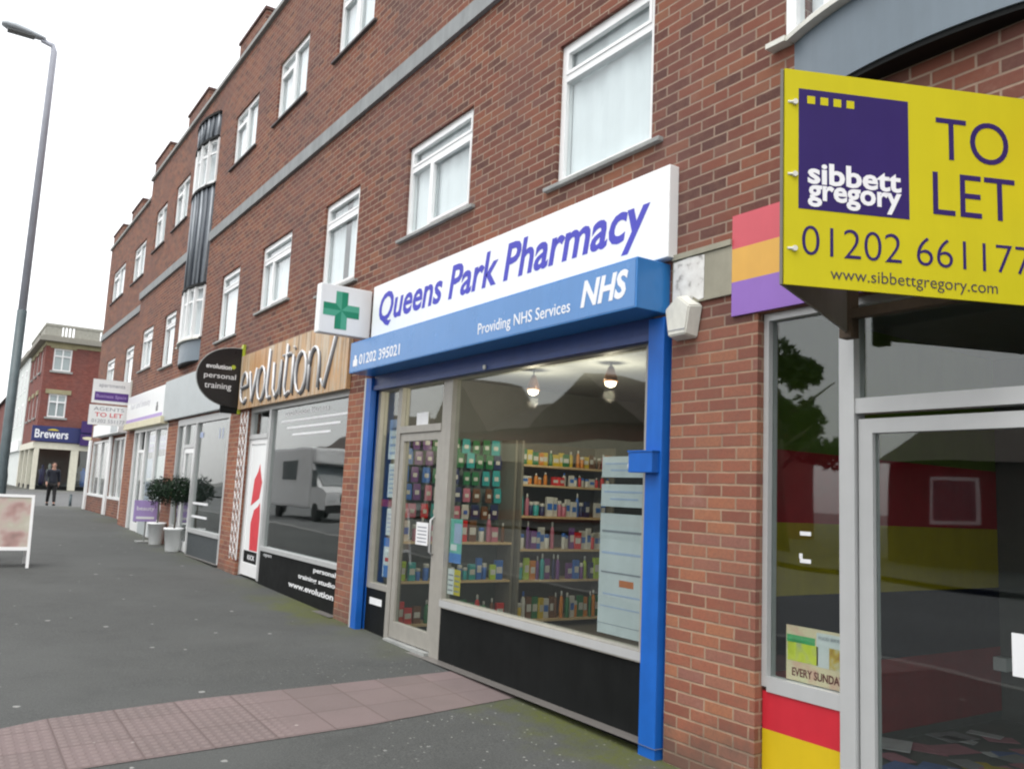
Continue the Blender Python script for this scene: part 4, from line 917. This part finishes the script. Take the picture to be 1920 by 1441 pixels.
leaning(m, ax0, ax0 + w, zg, zg + 1.04, .03, -1, .02); leaning(m, ax1 - w, ax1, zg, zg + 1.04, .03, -1, .02); leaning(m, ax0 + w, ax1 - w, zg + .25, zg + 1.02, .012, -1, .02); m.build('rear_frame', UPVC, ab_)

def bay_tree(x, y, h, label, seed):
    rnd = random.Random(seed); z = gz(y); t = thing('potted_tree', label, 'potted tree', (x, y, z), 'pair of potted bay trees')
    m = MB(); m.lathe((x, y, z), [(.115, 0), (.125, .01), (.17, .40), (.185, .40), (.185, .44), (.165, .44), (.160, .40)], 20); m.build('pot', paint('white_pot', (.85, .87, .87), .4, var=.04), t)
    m = MB(); m.lathe((x, y, z), [(.155, .385), (.10, .40), (.02, .405)], 12); m.build('soil', SOIL, t)
    m = MB(); m.tube([(x, y, z + .39), (x + .012, y, z + .6), (x - .006, y, z + .8), (x, y, z + h)], [.018, .016, .015, .012], 7)
    for k in range(9):
        a = k * 2.4; m.tube([(x, y, z + h - .12 + .02 * k), (x + .17 * math.cos(a), y + .17 * math.sin(a), z + h - .06 + .035 * k)], [.007, .003], 5)
    m.build('trunk', BARK, t)
    m = MB()
    for k in range(2000):
        d = Vector((rnd.gauss(0, 1), rnd.gauss(0, 1), rnd.gauss(0, 1))).normalized(); lump = 1 + .16 * math.sin(4 * d.x + seed) * math.cos(5 * d.y + 2 * d.z)
        r = .27 * lump * (rnd.random() ** .28 if rnd.random() < .93 else rnd.uniform(1, 1.22)); c = Vector((x, y, z + h + .02)) + d * r
        q = Vector((rnd.gauss(0, 1), rnd.gauss(0, 1), rnd.gauss(0, .6))).normalized(); s_ = q.cross(d).normalized() * rnd.uniform(.012, .018); l_ = (q + d * .4).normalized() * rnd.uniform(.03, .05)
        m.poly([c - l_ * .5, c + s_, c + l_ * .6, c - s_])
    m.build('crown', LEAF, t)
bay_tree(-.15, 17.05, 1.12, 'nearer potted bay tree in a tapered white pot', 1)
bay_tree(-.17, 18.45, 1.06, 'farther potted bay tree in a tapered white pot', 2)

pv = thing('purple_sign', 'small purple and white sign on a pole behind the potted trees', 'pavement sign', (-.30, 19.0, gz(19)))
m = MB(); m.box(-.55, -.10, 18.9, 18.93, .72, 1.15); m.build('panel', LILAC, pv)
m = MB(); text_mesh(m, 'beauty', (-.50, 18.8995, .92), UX, UZ, w=.34, h=.11, bold=.01); m.box(-.5, -.15, 18.896, 18.8995, .77, .82); m.build('lettering', LETTW, pv)
m = MB(); m.tube([(-.30, 18.95, gz(19)), (-.30, 18.95, 1.1)], .014, 8); m.box(-.45, -.15, 18.8, 19.1, gz(19), gz(19) + .025); m.build('stand', STONE, pv)

m = MB(); m.tube([(.28, 36.1, .325), (.28, 36.1, .83)], .05, 10); m.lathe((.28, 36.1, .83), [(.05, 0), (.045, .03), (.02, .05)], 10); tag(m.build('bollard', TEAL, loc=(.28, 36.1, .325)), 'short dark bollard at the corner behind the walking person', 'bollard')

# ------------------------------------------------------------------ person walking away down the pavement
PX, PY, PZ = -.06, 39.4, .325
per = thing('person', 'person in a dark coat and dark trousers walking on the pavement', 'person', (PX, PY, PZ))
def skin_mesh(name, verts, edges, radii, mat, parent, root=0, sub=2):
    me = bpy.data.meshes.new(name); me.from_pydata([Vector(v) for v in verts], edges, [])
    o = bpy.data.objects.new(name, me); C.objects.link(o)
    md = o.modifiers.new('skin', 'SKIN'); md.use_smooth_shade = True
    for i, r in enumerate(radii):
        sv = me.skin_vertices[0].data[i]; sv.radius = r if hasattr(r, '__len__') else (r, r); sv.use_root = (i == root)
    o.modifiers.new('sub', 'SUBSURF').levels = sub; o.modifiers['sub'].render_levels = sub
    dg = bpy.context.evaluated_depsgraph_get(); m2 = bpy.data.meshes.new_from_object(o.evaluated_get(dg))
    bpy.data.objects.remove(o); bpy.data.meshes.remove(me); m2.name = name; m2.materials.clear(); m2.materials.append(mat)
    ob = bpy.data.objects.new(name, m2); C.objects.link(ob); ob.parent = parent; return ob
# pelvis, spine, neck, head; arms; legs in mid stride (local coordinates)
V_ = [(0, 0, .93), (0, 0, 1.10), (0, .01, 1.28), (0, .01, 1.42), (0, 0, 1.50), (0, -.015, 1.575), (0, -.02, 1.655), (0, -.01, 1.72)]
E_ = [(0, 1), (1, 2), (2, 3), (3, 4), (4, 5), (5, 6), (6, 7)]; R_ = [(.14, .10), (.125, .09), (.145, .10), (.10, .075), .052, (.068, .08), (.076, .092), (.045, .055)]
def limb(start, pts, rad):
    p = start
    for q, r in zip(pts, rad): V_.append(q); R_.append(r); E_.append((p, len(V_) - 1)); p = len(V_) - 1
    return p
for sgn in (-1, 1):
    sw = .14 * sgn
    hnd = limb(3, [(.17 * sgn, .01, 1.41), (.225 * sgn, .03 + sw * .3, 1.14), (.235 * sgn, -.06 + sw * .9, .92), (.232 * sgn, -.085 + sw, .845)], [.062, .047, .034, (.022, .036)])
    hx, hy, hz = V_[hnd]
    for k, (l, dy) in enumerate(((.062, -.026), (.070, -.009), (.066, .008), (.052, .024))):
        limb(hnd, [(hx, hy + dy, hz - .03), (hx - .008 * sgn, hy + dy, hz - .03 - l * .6), (hx - .02 * sgn, hy + dy - .004, hz - .03 - l)], [.009, .0085, .007])
    limb(hnd, [(hx - .01 * sgn, hy - .038, hz + .01), (hx - .018 * sgn, hy - .05, hz - .03)], [.010, .008])
    fy = -.22 * sgn
    limb(0, [(.085 * sgn, 0, .88), (.095 * sgn, fy * .45, .49), (.10 * sgn, fy + (.06 if fy > 0 else 0), .10), (.10 * sgn, fy, .045), (.105 * sgn, fy - .12, .03)], [.085, .058, .042, .042, .036])
skin_mesh('body', V_, E_, R_, SKIN, per)
cv = [(0, 0, .86), (0, 0, 1.0), (0, 0, 1.15), (0, .01, 1.30), (0, .01, 1.43), (0, 0, 1.49)]; ce = [(0, 1), (1, 2), (2, 3), (3, 4), (4, 5)]; cr = [(.185, .15), (.175, .135), (.17, .13), (.18, .135), (.13, .10), .075]
for sgn in (-1, 1):
    sw = .14 * sgn; b = len(cv); cv += [(.175 * sgn, .01, 1.41), (.235 * sgn, .03 + sw * .3, 1.14), (.242 * sgn, -.055 + sw * .85, .93)]; ce += [(4, b), (b, b + 1), (b + 1, b + 2)]; cr += [.082, .068, .055]
skin_mesh('coat', cv, ce, cr, COAT, per)
tv = [(0, 0, .92)]; te = []; tr_ = [(.15, .12)]
for sgn in (-1, 1):
    fy = -.22 * sgn; b = len(tv); tv += [(.088 * sgn, 0, .85), (.097 * sgn, fy * .45, .49), (.10 * sgn, fy + (.06 if fy > 0 else 0), .12)]; te += [(0, b), (b, b + 1), (b + 1, b + 2)]; tr_ += [.10, .078, .062]
skin_mesh('trousers', tv, te, tr_, TROU, per)
for sgn in (-1, 1):
    fy = -.22 * sgn; skin_mesh('shoe', [(.10 * sgn, fy + .03, .06), (.10 * sgn, fy - .05, .045), (.105 * sgn, fy - .14, .035)], [(0, 1), (1, 2)], [.066, .064, .058], RUBBER, per, 0, 1)
skin_mesh('hair', [(0, .03, 1.66), (0, .01, 1.72), (0, .035, 1.60)], [(0, 1), (0, 2)], [(.078, .075), (.07, .07), (.06, .045)], HAIR, per, 0, 1)
m = MB(); o3 = Vector((PX, PY, PZ))
for sx in (-.028, .028): m.lathe(o3 + Vector((sx, -.105, 1.652)), [(.004, -.008), (.010, 0), (.004, .008)], 8)
m.build('eyes', BLACKS, per)
m = MB(); m.tube([o3 + Vector((0, -.10, 1.66)), o3 + Vector((0, -.128, 1.625)), o3 + Vector((0, -.105, 1.615))], [.008, .014, .008], 8); m.tube([o3 + Vector((-.022, -.098, 1.585)), o3 + Vector((.022, -.098, 1.585))], .006, 6)
for sx in (-.082, .082): m.lathe(o3 + Vector((sx, -.01, 1.645)), [(.006, -.03), (.016, 0), (.006, .03)], 8)
m.build('face_features', SKIN, per)

# ------------------------------------------------------------------ corner building down the street
FY = 70.0; FX = 1.55; ZT2 = 11.2
cb = thing('corner_building', 'red brick corner building with stone balustrade above the navy shop sign', 'building', (FX, FY, .46))
m = MB(); cw = [(2.09, 3.29, 9.1, 10.75), (2.08, 3.25, 5.70, 7.40), (6.2, 7.4, 9.1, 10.75), (6.2, 7.4, 5.7, 7.4)]
sw_ = [(72.2, 73.4, 9.1, 10.75), (75.4, 76.6, 9.1, 10.75), (78.6, 79.8, 9.1, 10.75), (72.2, 73.4, 5.7, 7.4), (75.4, 76.6, 5.7, 7.4), (78.6, 79.8, 5.7, 7.4)]
xs = sorted({FX, 12.0, *[c for w_ in cw for c in w_[:2]]}); zs = sorted({3.4, ZT2, *[c for w_ in cw for c in w_[2:]]})
for a, b in zip(xs[:-1], xs[1:]):
    for c, d in zip(zs[:-1], zs[1:]):
        if not any(w_[0] < (a + b) / 2 < w_[1] and w_[2] < (c + d) / 2 < w_[3] for w_ in cw): m.poly([(a, FY, c), (b, FY, c), (b, FY, d), (a, FY, d)])
wall_front(m, FX, FY, 82, 3.4, ZT2, sw_, .15)
for a, b, c, d in cw:
    for q in ([(a, c), (b, c)], [(a, d), (b, d)], [(a, c), (a, d)], [(b, c), (b, d)]): m.poly([(q[0][0], FY, q[0][1]), (q[1][0], FY, q[1][1]), (q[1][0], FY + .15, q[1][1]), (q[0][0], FY + .15, q[0][1])])
m.poly([(12, FY, .46), (12, 82, .46), (12, 82, ZT2), (12, FY, ZT2)]); m.poly([(FX, FY, ZT2), (12, FY, ZT2), (12, 82, ZT2), (FX, 82, ZT2)]); m.poly([(FX, FY, 3.4), (12, FY, 3.4), (12, 82, 3.4), (FX, 82, 3.4)])
m.build('brick_wall', BRICK_F, cb)
m = MB(); m.box(FX - .5, 12, FY - .5, 82, ZT2 + .003, ZT2 + .30); m.box(FX - .35, 12, FY - .35, 82, ZT2 + .303, ZT2 + .42); m.build('cornice', paint('weathered_cornice', (.26, .25, .215), .8), cb)
m = MB(); m.box(FX - .06, 12, FY - .06, 82, 10.88, ZT2); m.build('frieze', SANDST, cb)
m = MB(); zb2 = ZT2 + .423
m.box(FX - .2, 12, FY - .2, FY + .05, zb2 + .72, zb2 + .90); m.box(FX - .2, FX + .05, FY + .05, 82, zb2 + .72, zb2 + .90)
for a, b in ((FX - .15, FX + .9), (3.3, 5.0), (6.4, 7.4)): m.box(a, b, FY - .15, FY, zb2, zb2 + .72)
for x in [FX + 1.0 + .24 * k for k in range(6)] + [5.1 + .24 * k for k in range(5)]: m.box(x, x + .11, FY - .13, FY - .02, zb2, zb2 + .72)
m.box(FX - .15, FX, FY + .3, 74, zb2, zb2 + .72); m.box(FX - .15, FX, 75, 82, zb2, zb2 + .72); m.build('balustrade', paint('mossy_stone', (.34, .335, .29), .85, var=.15), cb)
def cwin(a, b, c, d, side):
    f = MB(); p = MB(); g = MB(); w = .10
    def bx_(m, u0, u1, z0, z1, t0, t1): m.box(u0, u1, FY + t0, FY + t1, z0, z1) if not side else m.box(FX + t0, FX + t1, u0, u1, z0, z1)
    bx_(f, a, a + w, c, d, .06, .14); bx_(f, b - w, b, c, d, .06, .14); bx_(f, a + w, b - w, d - w, d, .06, .14); bx_(f, a + w, b - w, c, c + w, .06, .14)
    mm = (a + b) / 2; zt = c + (d - c) * .66; bx_(f, mm - .05, mm + .05, c + w, d - w, .06, .14); bx_(f, a + w, mm - .05, zt - .05, zt + .05, .06, .14); bx_(f, mm + .05, b - w, zt - .05, zt + .05, .06, .14)
    fr = f.build('window', UPVC, cb); bx_(p, a + w, b - w, c + w, d - w, .09, .10); p.build('pane', GLASS_W, fr); bx_(g, a, b, c, d, .18, .20); g.build('curtain', GREYS, fr)
    s_ = MB(); bx_(s_, a - .25, b + .25, d, d + .32, -.07, -.003); s_.build('lintel', SANDST, fr); s_ = MB(); bx_(s_, a - .15, b + .15, c - .14, c, -.10, -.003); s_.build('sill', STONE, fr)
for w_ in cw: cwin(*w_, False)
for w_ in sw_: cwin(*w_, True)
m = MB()
for a, b in ((FX, FX + .30), (3.92, 4.42), (6.6, 7.1)): m.box(a, b, FY - .1, FY + .25, .46, 3.38)
for y in (73.0, 77.0, 81.5): m.box(FX - .1, FX + .25, y, y + .45, .46, 3.38)
m.box(FX - .12, 12, FY - .12, FY + .3, 3.385, 3.86); m.box(FX - .12, FX + .3, FY + .303, 82, 3.385, 3.86); m.build('shopfront_surround', paint('pale_cream', (.66, .64, .53), .5), cb)
m = MB(); m.box(FX + .05, 12, FY + .10, FY + .11, .75, 3.38); m.box(FX + .10, FX + .11, FY + .3, 82, .75, 3.38); m.build('shop_window', GLASS, cb)
m = MB(); m.box(FX + .03, 12, FY + .02, FY + .3, .46, .75); m.box(FX + .03, FX + .3, FY + .303, 82, .46, .75); m.build('stall_riser', BLACK, cb)
m = MB(); m.box(FX + .4, 12, FY + 2.2, FY + 2.3, .46, 3.38); m.poly([(FX, FY, .47), (12, FY, .47), (12, 80, .47), (FX, 80, .47)]); m.build('shop_room', DARKW, cb)
for i, (x, h, mt, lb) in enumerate(((2.3, 1.5, PM['navy'], 'dark clothed shop dummy in the corner shop window'), (2.75, 1.6, PM['white'], 'white clothed shop dummy in the corner shop window'), (5.0, 1.3, PM['blue'], 'blue clothed shop dummy in the right window of the corner shop'), (5.4, 1.6, PM['white'], 'white clothed shop dummy in the right window of the corner shop'))):
    m = MB(); m.lathe((x, FY + .9, .75), [(.14, 0), (.20, .3), (.17, .7), (.24, 1.1), (.08, 1.22), (.07, 1.28), (.11, 1.40), (.05, h)], 12); tag(m.build('shop_dummy', mt, loc=(x, FY + .9, .75)), lb, 'dummy')
sg = thing('shop_fascia', 'navy corner shop fascia with large white lettering', 'shop sign', (3.0, FY, 3.9))
m = MB(); m.box(1.25, 6.2, FY - .28, FY - .125, 3.90, 5.02, .01); m.build('panel', NAVY, sg)
m = MB(); text_mesh(m, 'Brewers', (1.45, FY - .2805, 4.15), UX, UZ, w=2.15, h=.62, bold=.015); m.build('lettering', LETTW, sg)
m = MB(); m.extr([(2.2 + .8 * t, FY - .2805, 4.72 + .12 * math.sin(math.pi * t)) for t in [k / 8 for k in range(9)]], (0, -.01, 0)); m.build('yellow_arc', PAPY, sg)
for z0, z1, x0, lb in ((4.7, 5.55, 4.35, 'upper purple projecting sign beside the navy shop fascia'), (3.75, 4.6, 4.35, 'lower purple projecting sign with pale oval beside the navy shop fascia')):
    t = thing('projecting_sign', lb, 'shop sign', (4.9, FY - .6, z0)); m = MB(); m.box(x0, x0 + 1.15, FY - .70, FY - .60, z0, z1, .01); m.build('panel', PURSIGN, t)
    m = MB(); m.box(x0 + .5, x0 + .56, FY - .6, FY - .285 if z0 < 4.5 else FY, z0 + .3, z0 + .36); m.build('bracket', BLACK, t)
    if z0 < 4.5:
        m = MB(); m.extr([(x0 + .55 + .42 * math.cos(k * .52), FY - .7005, z0 + .55 + .12 * math.sin(k * .52)) for k in range(12)], (0, -.008, 0)); m.build('pale_oval', CREAM, t)
wb = thing('stucco_building', 'white rendered building beyond the red brick corner building', 'building', (FX, 90, .46))
m = MB(); m.box(FX - .05, 12, 82.02, 104, .46, 11.5); m.build('wall', STUCCO, wb)
m = MB(); m.box(FX - .4, 12.2, 82.03, 104.3, 11.503, 11.85); m.build('cornice', paint('weathered_cornice', (.26, .25, .215), .8), wb)
for y in (84.5, 89, 93.5, 98):
    for z in (5.6, 8.6):
        m = MB(); m.box(FX - .09, FX - .052, y, y + 1.3, z, z + 1.9); wi = m.build('window', UPVC, wb); m = MB(); m.box(FX - .096, FX - .0905, y + .12, y + 1.18, z + .12, z + 1.78); m.build('pane', paint('dark_pane', (.10, .12, .13), .15), wi)
m = MB(); m.box(FX - .25, FX - .06, 82.5, 103.5, 3.4, 4.3); m.build('fascia', WHITE, wb)
rb = thing('far_terrace', 'dull red terrace farthest down the street', 'building', (FX, 125, .46))
m = MB(); m.box(FX, 12, 104.4, 150, .46, 9.6); m.build('wall', BRICK_F, rb)
m = MB(); m.extr([(FX - .4, 104.4, 9.603), (12, 104.4, 9.603), (6.5, 104.4, 12)], (0, 45.6, 0)); m.build('roof', ROOFT, rb)
ch = thing('chimney_stack', 'weathered chimney stack behind the balustrade of the corner building', 'chimney', (2.6, 84, 11.85))
m = MB(); m.box(2.2, 3.0, 83.6, 85.0, 11.853, 13.6); m.box(2.1, 3.1, 83.5, 85.1, 13.603, 13.8); m.build('stack', SANDST, ch)
m = MB()
for y in (83.9, 84.7): m.lathe((2.6, y, 13.803), [(.16, 0), (.13, .5)], 10)
m.build('chimney_pot', ROOFT, ch)

# ------------------------------------------------------------------ across the road (seen in the shop windows)
def house(x0, x1, y0, y1, ze, zr, label, wallm, band, gable=None):
    t = thing('house', label, 'house', ((x0 + x1) / 2, (y0 + y1) / 2, gz((y0 + y1) / 2)))
    m = MB(); m.box(x0, x1, y0, y1, -.2, ze); m.build('wall', wallm, t)
    m = MB(); xm = (x0 + x1) / 2; m.extr([(x1 + .4, y0 - .3, ze + .003), (x0 - .4, y0 - .3, ze + .003), (xm, y0 - .3, zr)], (0, y1 - y0 + .6, 0))
    for g0, g1, gp in gable or ():
        m.extr([(x1 + .5, g0, ze + .004), (x1 + .5, g1, ze + .004), (x1 + .5, (g0 + g1) / 2, gp)], (xm - x1 - .6, 0, 0))
    m.build('roof', ROOFT, t)
    if band:
        m = MB(); m.box(x1 + .003, x1 + .25, y0, y1, band[0], band[1]); m.build('fascia_band', CREAM, t)
        m = MB(); m.box(x1 + .003, x1 + .06, y0 + .3, y1 - .3, .9, band[0]); m.build('shop_window', paint('dark_pane', (.10, .12, .13), .15), t)
    else:
        y = y0 + .8
        while y < y1 - 2:
            m = MB(); m.box(x1 + .003, x1 + .06, y, y + 1.4, 1.3, 2.6); w_ = m.build('window', UPVC, t); m = MB(); m.box(x1 + .0605, x1 + .075, y + .1, y + 1.3, 1.4, 2.5); m.build('pane', paint('dark_pane', (.10, .12, .13), .15), w_); y += 3.1
    m = MB(); yc = y0 + 1.2; m.box(xm - .4, xm + .4, yc, yc + .9, zr - 1.0, zr + .9); m.build('chimney', BRICK_F, t)
house(-28, -20.2, 24, 45, 4.95, 6.8, 'shop terrace with gabled roof across the road reflected in the pharmacy window', BRICK_F, (3.2, 4.2), [(26.2, 34.2, 7.45), (38.5, 44.5, 8.1)])
house(-29, -20.6, 46, 66, 4.3, 6.3, 'taller terrace across the road reflected in the studio window', STUCCO, (3.2, 4.0), [(48, 55, 6.6)])
house(-29, -21, 3.0, 16.0, 3.1, 5.2, 'low brick bungalow across the road reflected in the empty shop', paint('sooty_brick', (.075, .055, .045), .9), None)
def big_tree(x, y, h, r, label, seed):
    rnd = random.Random(seed); z = gz(y); t = thing('tree', label, 'tree', (x, y, z))
    m = MB(); m.tube([(x, y, z - .1), (x + .1, y, z + h * .35), (x, y + .1, z + h * .8)], [.25, .17, .06], 10)
    for k in range(9):
        a = k * 2.4; zz = z + h * (.3 + .05 * k); m.tube([(x, y, zz), (x + r * .8 * math.cos(a), y + r * .8 * math.sin(a), zz + h * .18)], [.08, .02], 6)
    m.build('trunk', BARK, t); m = MB()
    cl = [(Vector((rnd.gauss(0, r * .42), rnd.gauss(0, r * .42), z + h * rnd.uniform(.42, .95))), rnd.uniform(.35, .7) * r * .6) for _ in range(16)]
    for k in range(3200):
        c, cr_ = cl[k % 16]; d = Vector((rnd.gauss(0, 1), rnd.gauss(0, 1), rnd.gauss(0, .8))).normalized(); p = Vector((x, y, 0)) + c + d * cr_ * rnd.random() ** .35
        q = Vector((rnd.gauss(0, 1), rnd.gauss(0, 1), rnd.gauss(0, 1))).normalized(); s_ = q.orthogonal().normalized() * rnd.uniform(.05, .09); q *= rnd.uniform(.12, .2)
        m.poly([p - q, p + s_, p + q, p - s_])
    m.build('crown', LEAF2, t)
big_tree(-19.2, 18.6, 6.6, 2.0, 'dense tree across the road reflected in the side window of the empty shop', 11)
big_tree(-19.0, 9.0, 4.6, 1.8, 'lower bushy tree across the road reflected in the empty shop door', 12)
vx0, vx1, vy0, vy1 = -9.6, -7.4, 29.5, 35.5; vz = .33
vn = thing('motor_caravan', 'white motor caravan on the road reflected in the studio window', 'motor caravan', ((vx0 + vx1) / 2, 30, vz))
m = MB(); m.box(vx0, vx1, 31.10, vy1, vz + .45, vz + 2.75, .12); m.extr([(vx0 + .1, 31.12, vz + .45), (vx0 + .1, vy0, vz + .45), (vx0 + .1, vy0, vz + 1.05), (vx0 + .1, 30.20, vz + 1.25), (vx0 + .1, 31.00, vz + 2.1), (vx0 + .1, 31.12, vz + 2.1)], (vx1 - vx0 - .2, 0, 0))
m.build('body', VANW, vn)
m = MB(); m.extr([(vx0 + .2, 30.22, vz + 1.28), (vx1 - .2, 30.22, vz + 1.28), (vx1 - .2, 30.97, vz + 2.05), (vx0 + .2, 30.97, vz + 2.05)], (0, -.03, .02)); m.build('windscreen', paint('dark_pane', (.10, .12, .13), .15), vn)
m = MB(); m.box(vx1 + .002, vx1 + .02, 32.10, 33.90, vz + 1.5, vz + 2.2); m.box(vx1 - .098, vx1 - .08, 30.35, 31.00, vz + 1.25, vz + 1.85); m.build('side_window', paint('dark_pane', (.10, .12, .13), .15), vn)
for x in (vx0 + .25, vx1 - .03):
    for y in (30.40, 34.30): m = MB(); m.tube([(x - .22, y, vz + .34), (x, y, vz + .34)], .34, 18); m.build('wheel', RUBBER, vn)
m = MB(); m.box(vx0 + .12, vx1 - .12, vy0 - .06, vy0 - .002, vz + .35, vz + .62, .02); m.build('bumper', RUBBER, vn)
m = MB(); m.box(vx0 + .7, vx1 - .7, vy0 - .02, vy0 - .002, vz + .72, vz + .98); m.build('grille', BLACK, vn)
for x in (vx0 + .2, vx1 - .55): m = MB(); m.box(x, x + .35, vy0 - .025, vy0 - .002, vz + .74, vz + .98, .008); m.build('headlight', PAPER, vn)
m = MB(); m.box(vx0 + .1, vx1 - .1, 30.55, 31.2, vz + 2.12, vz + 2.72, .1); m.build('overcab', VANW, vn)
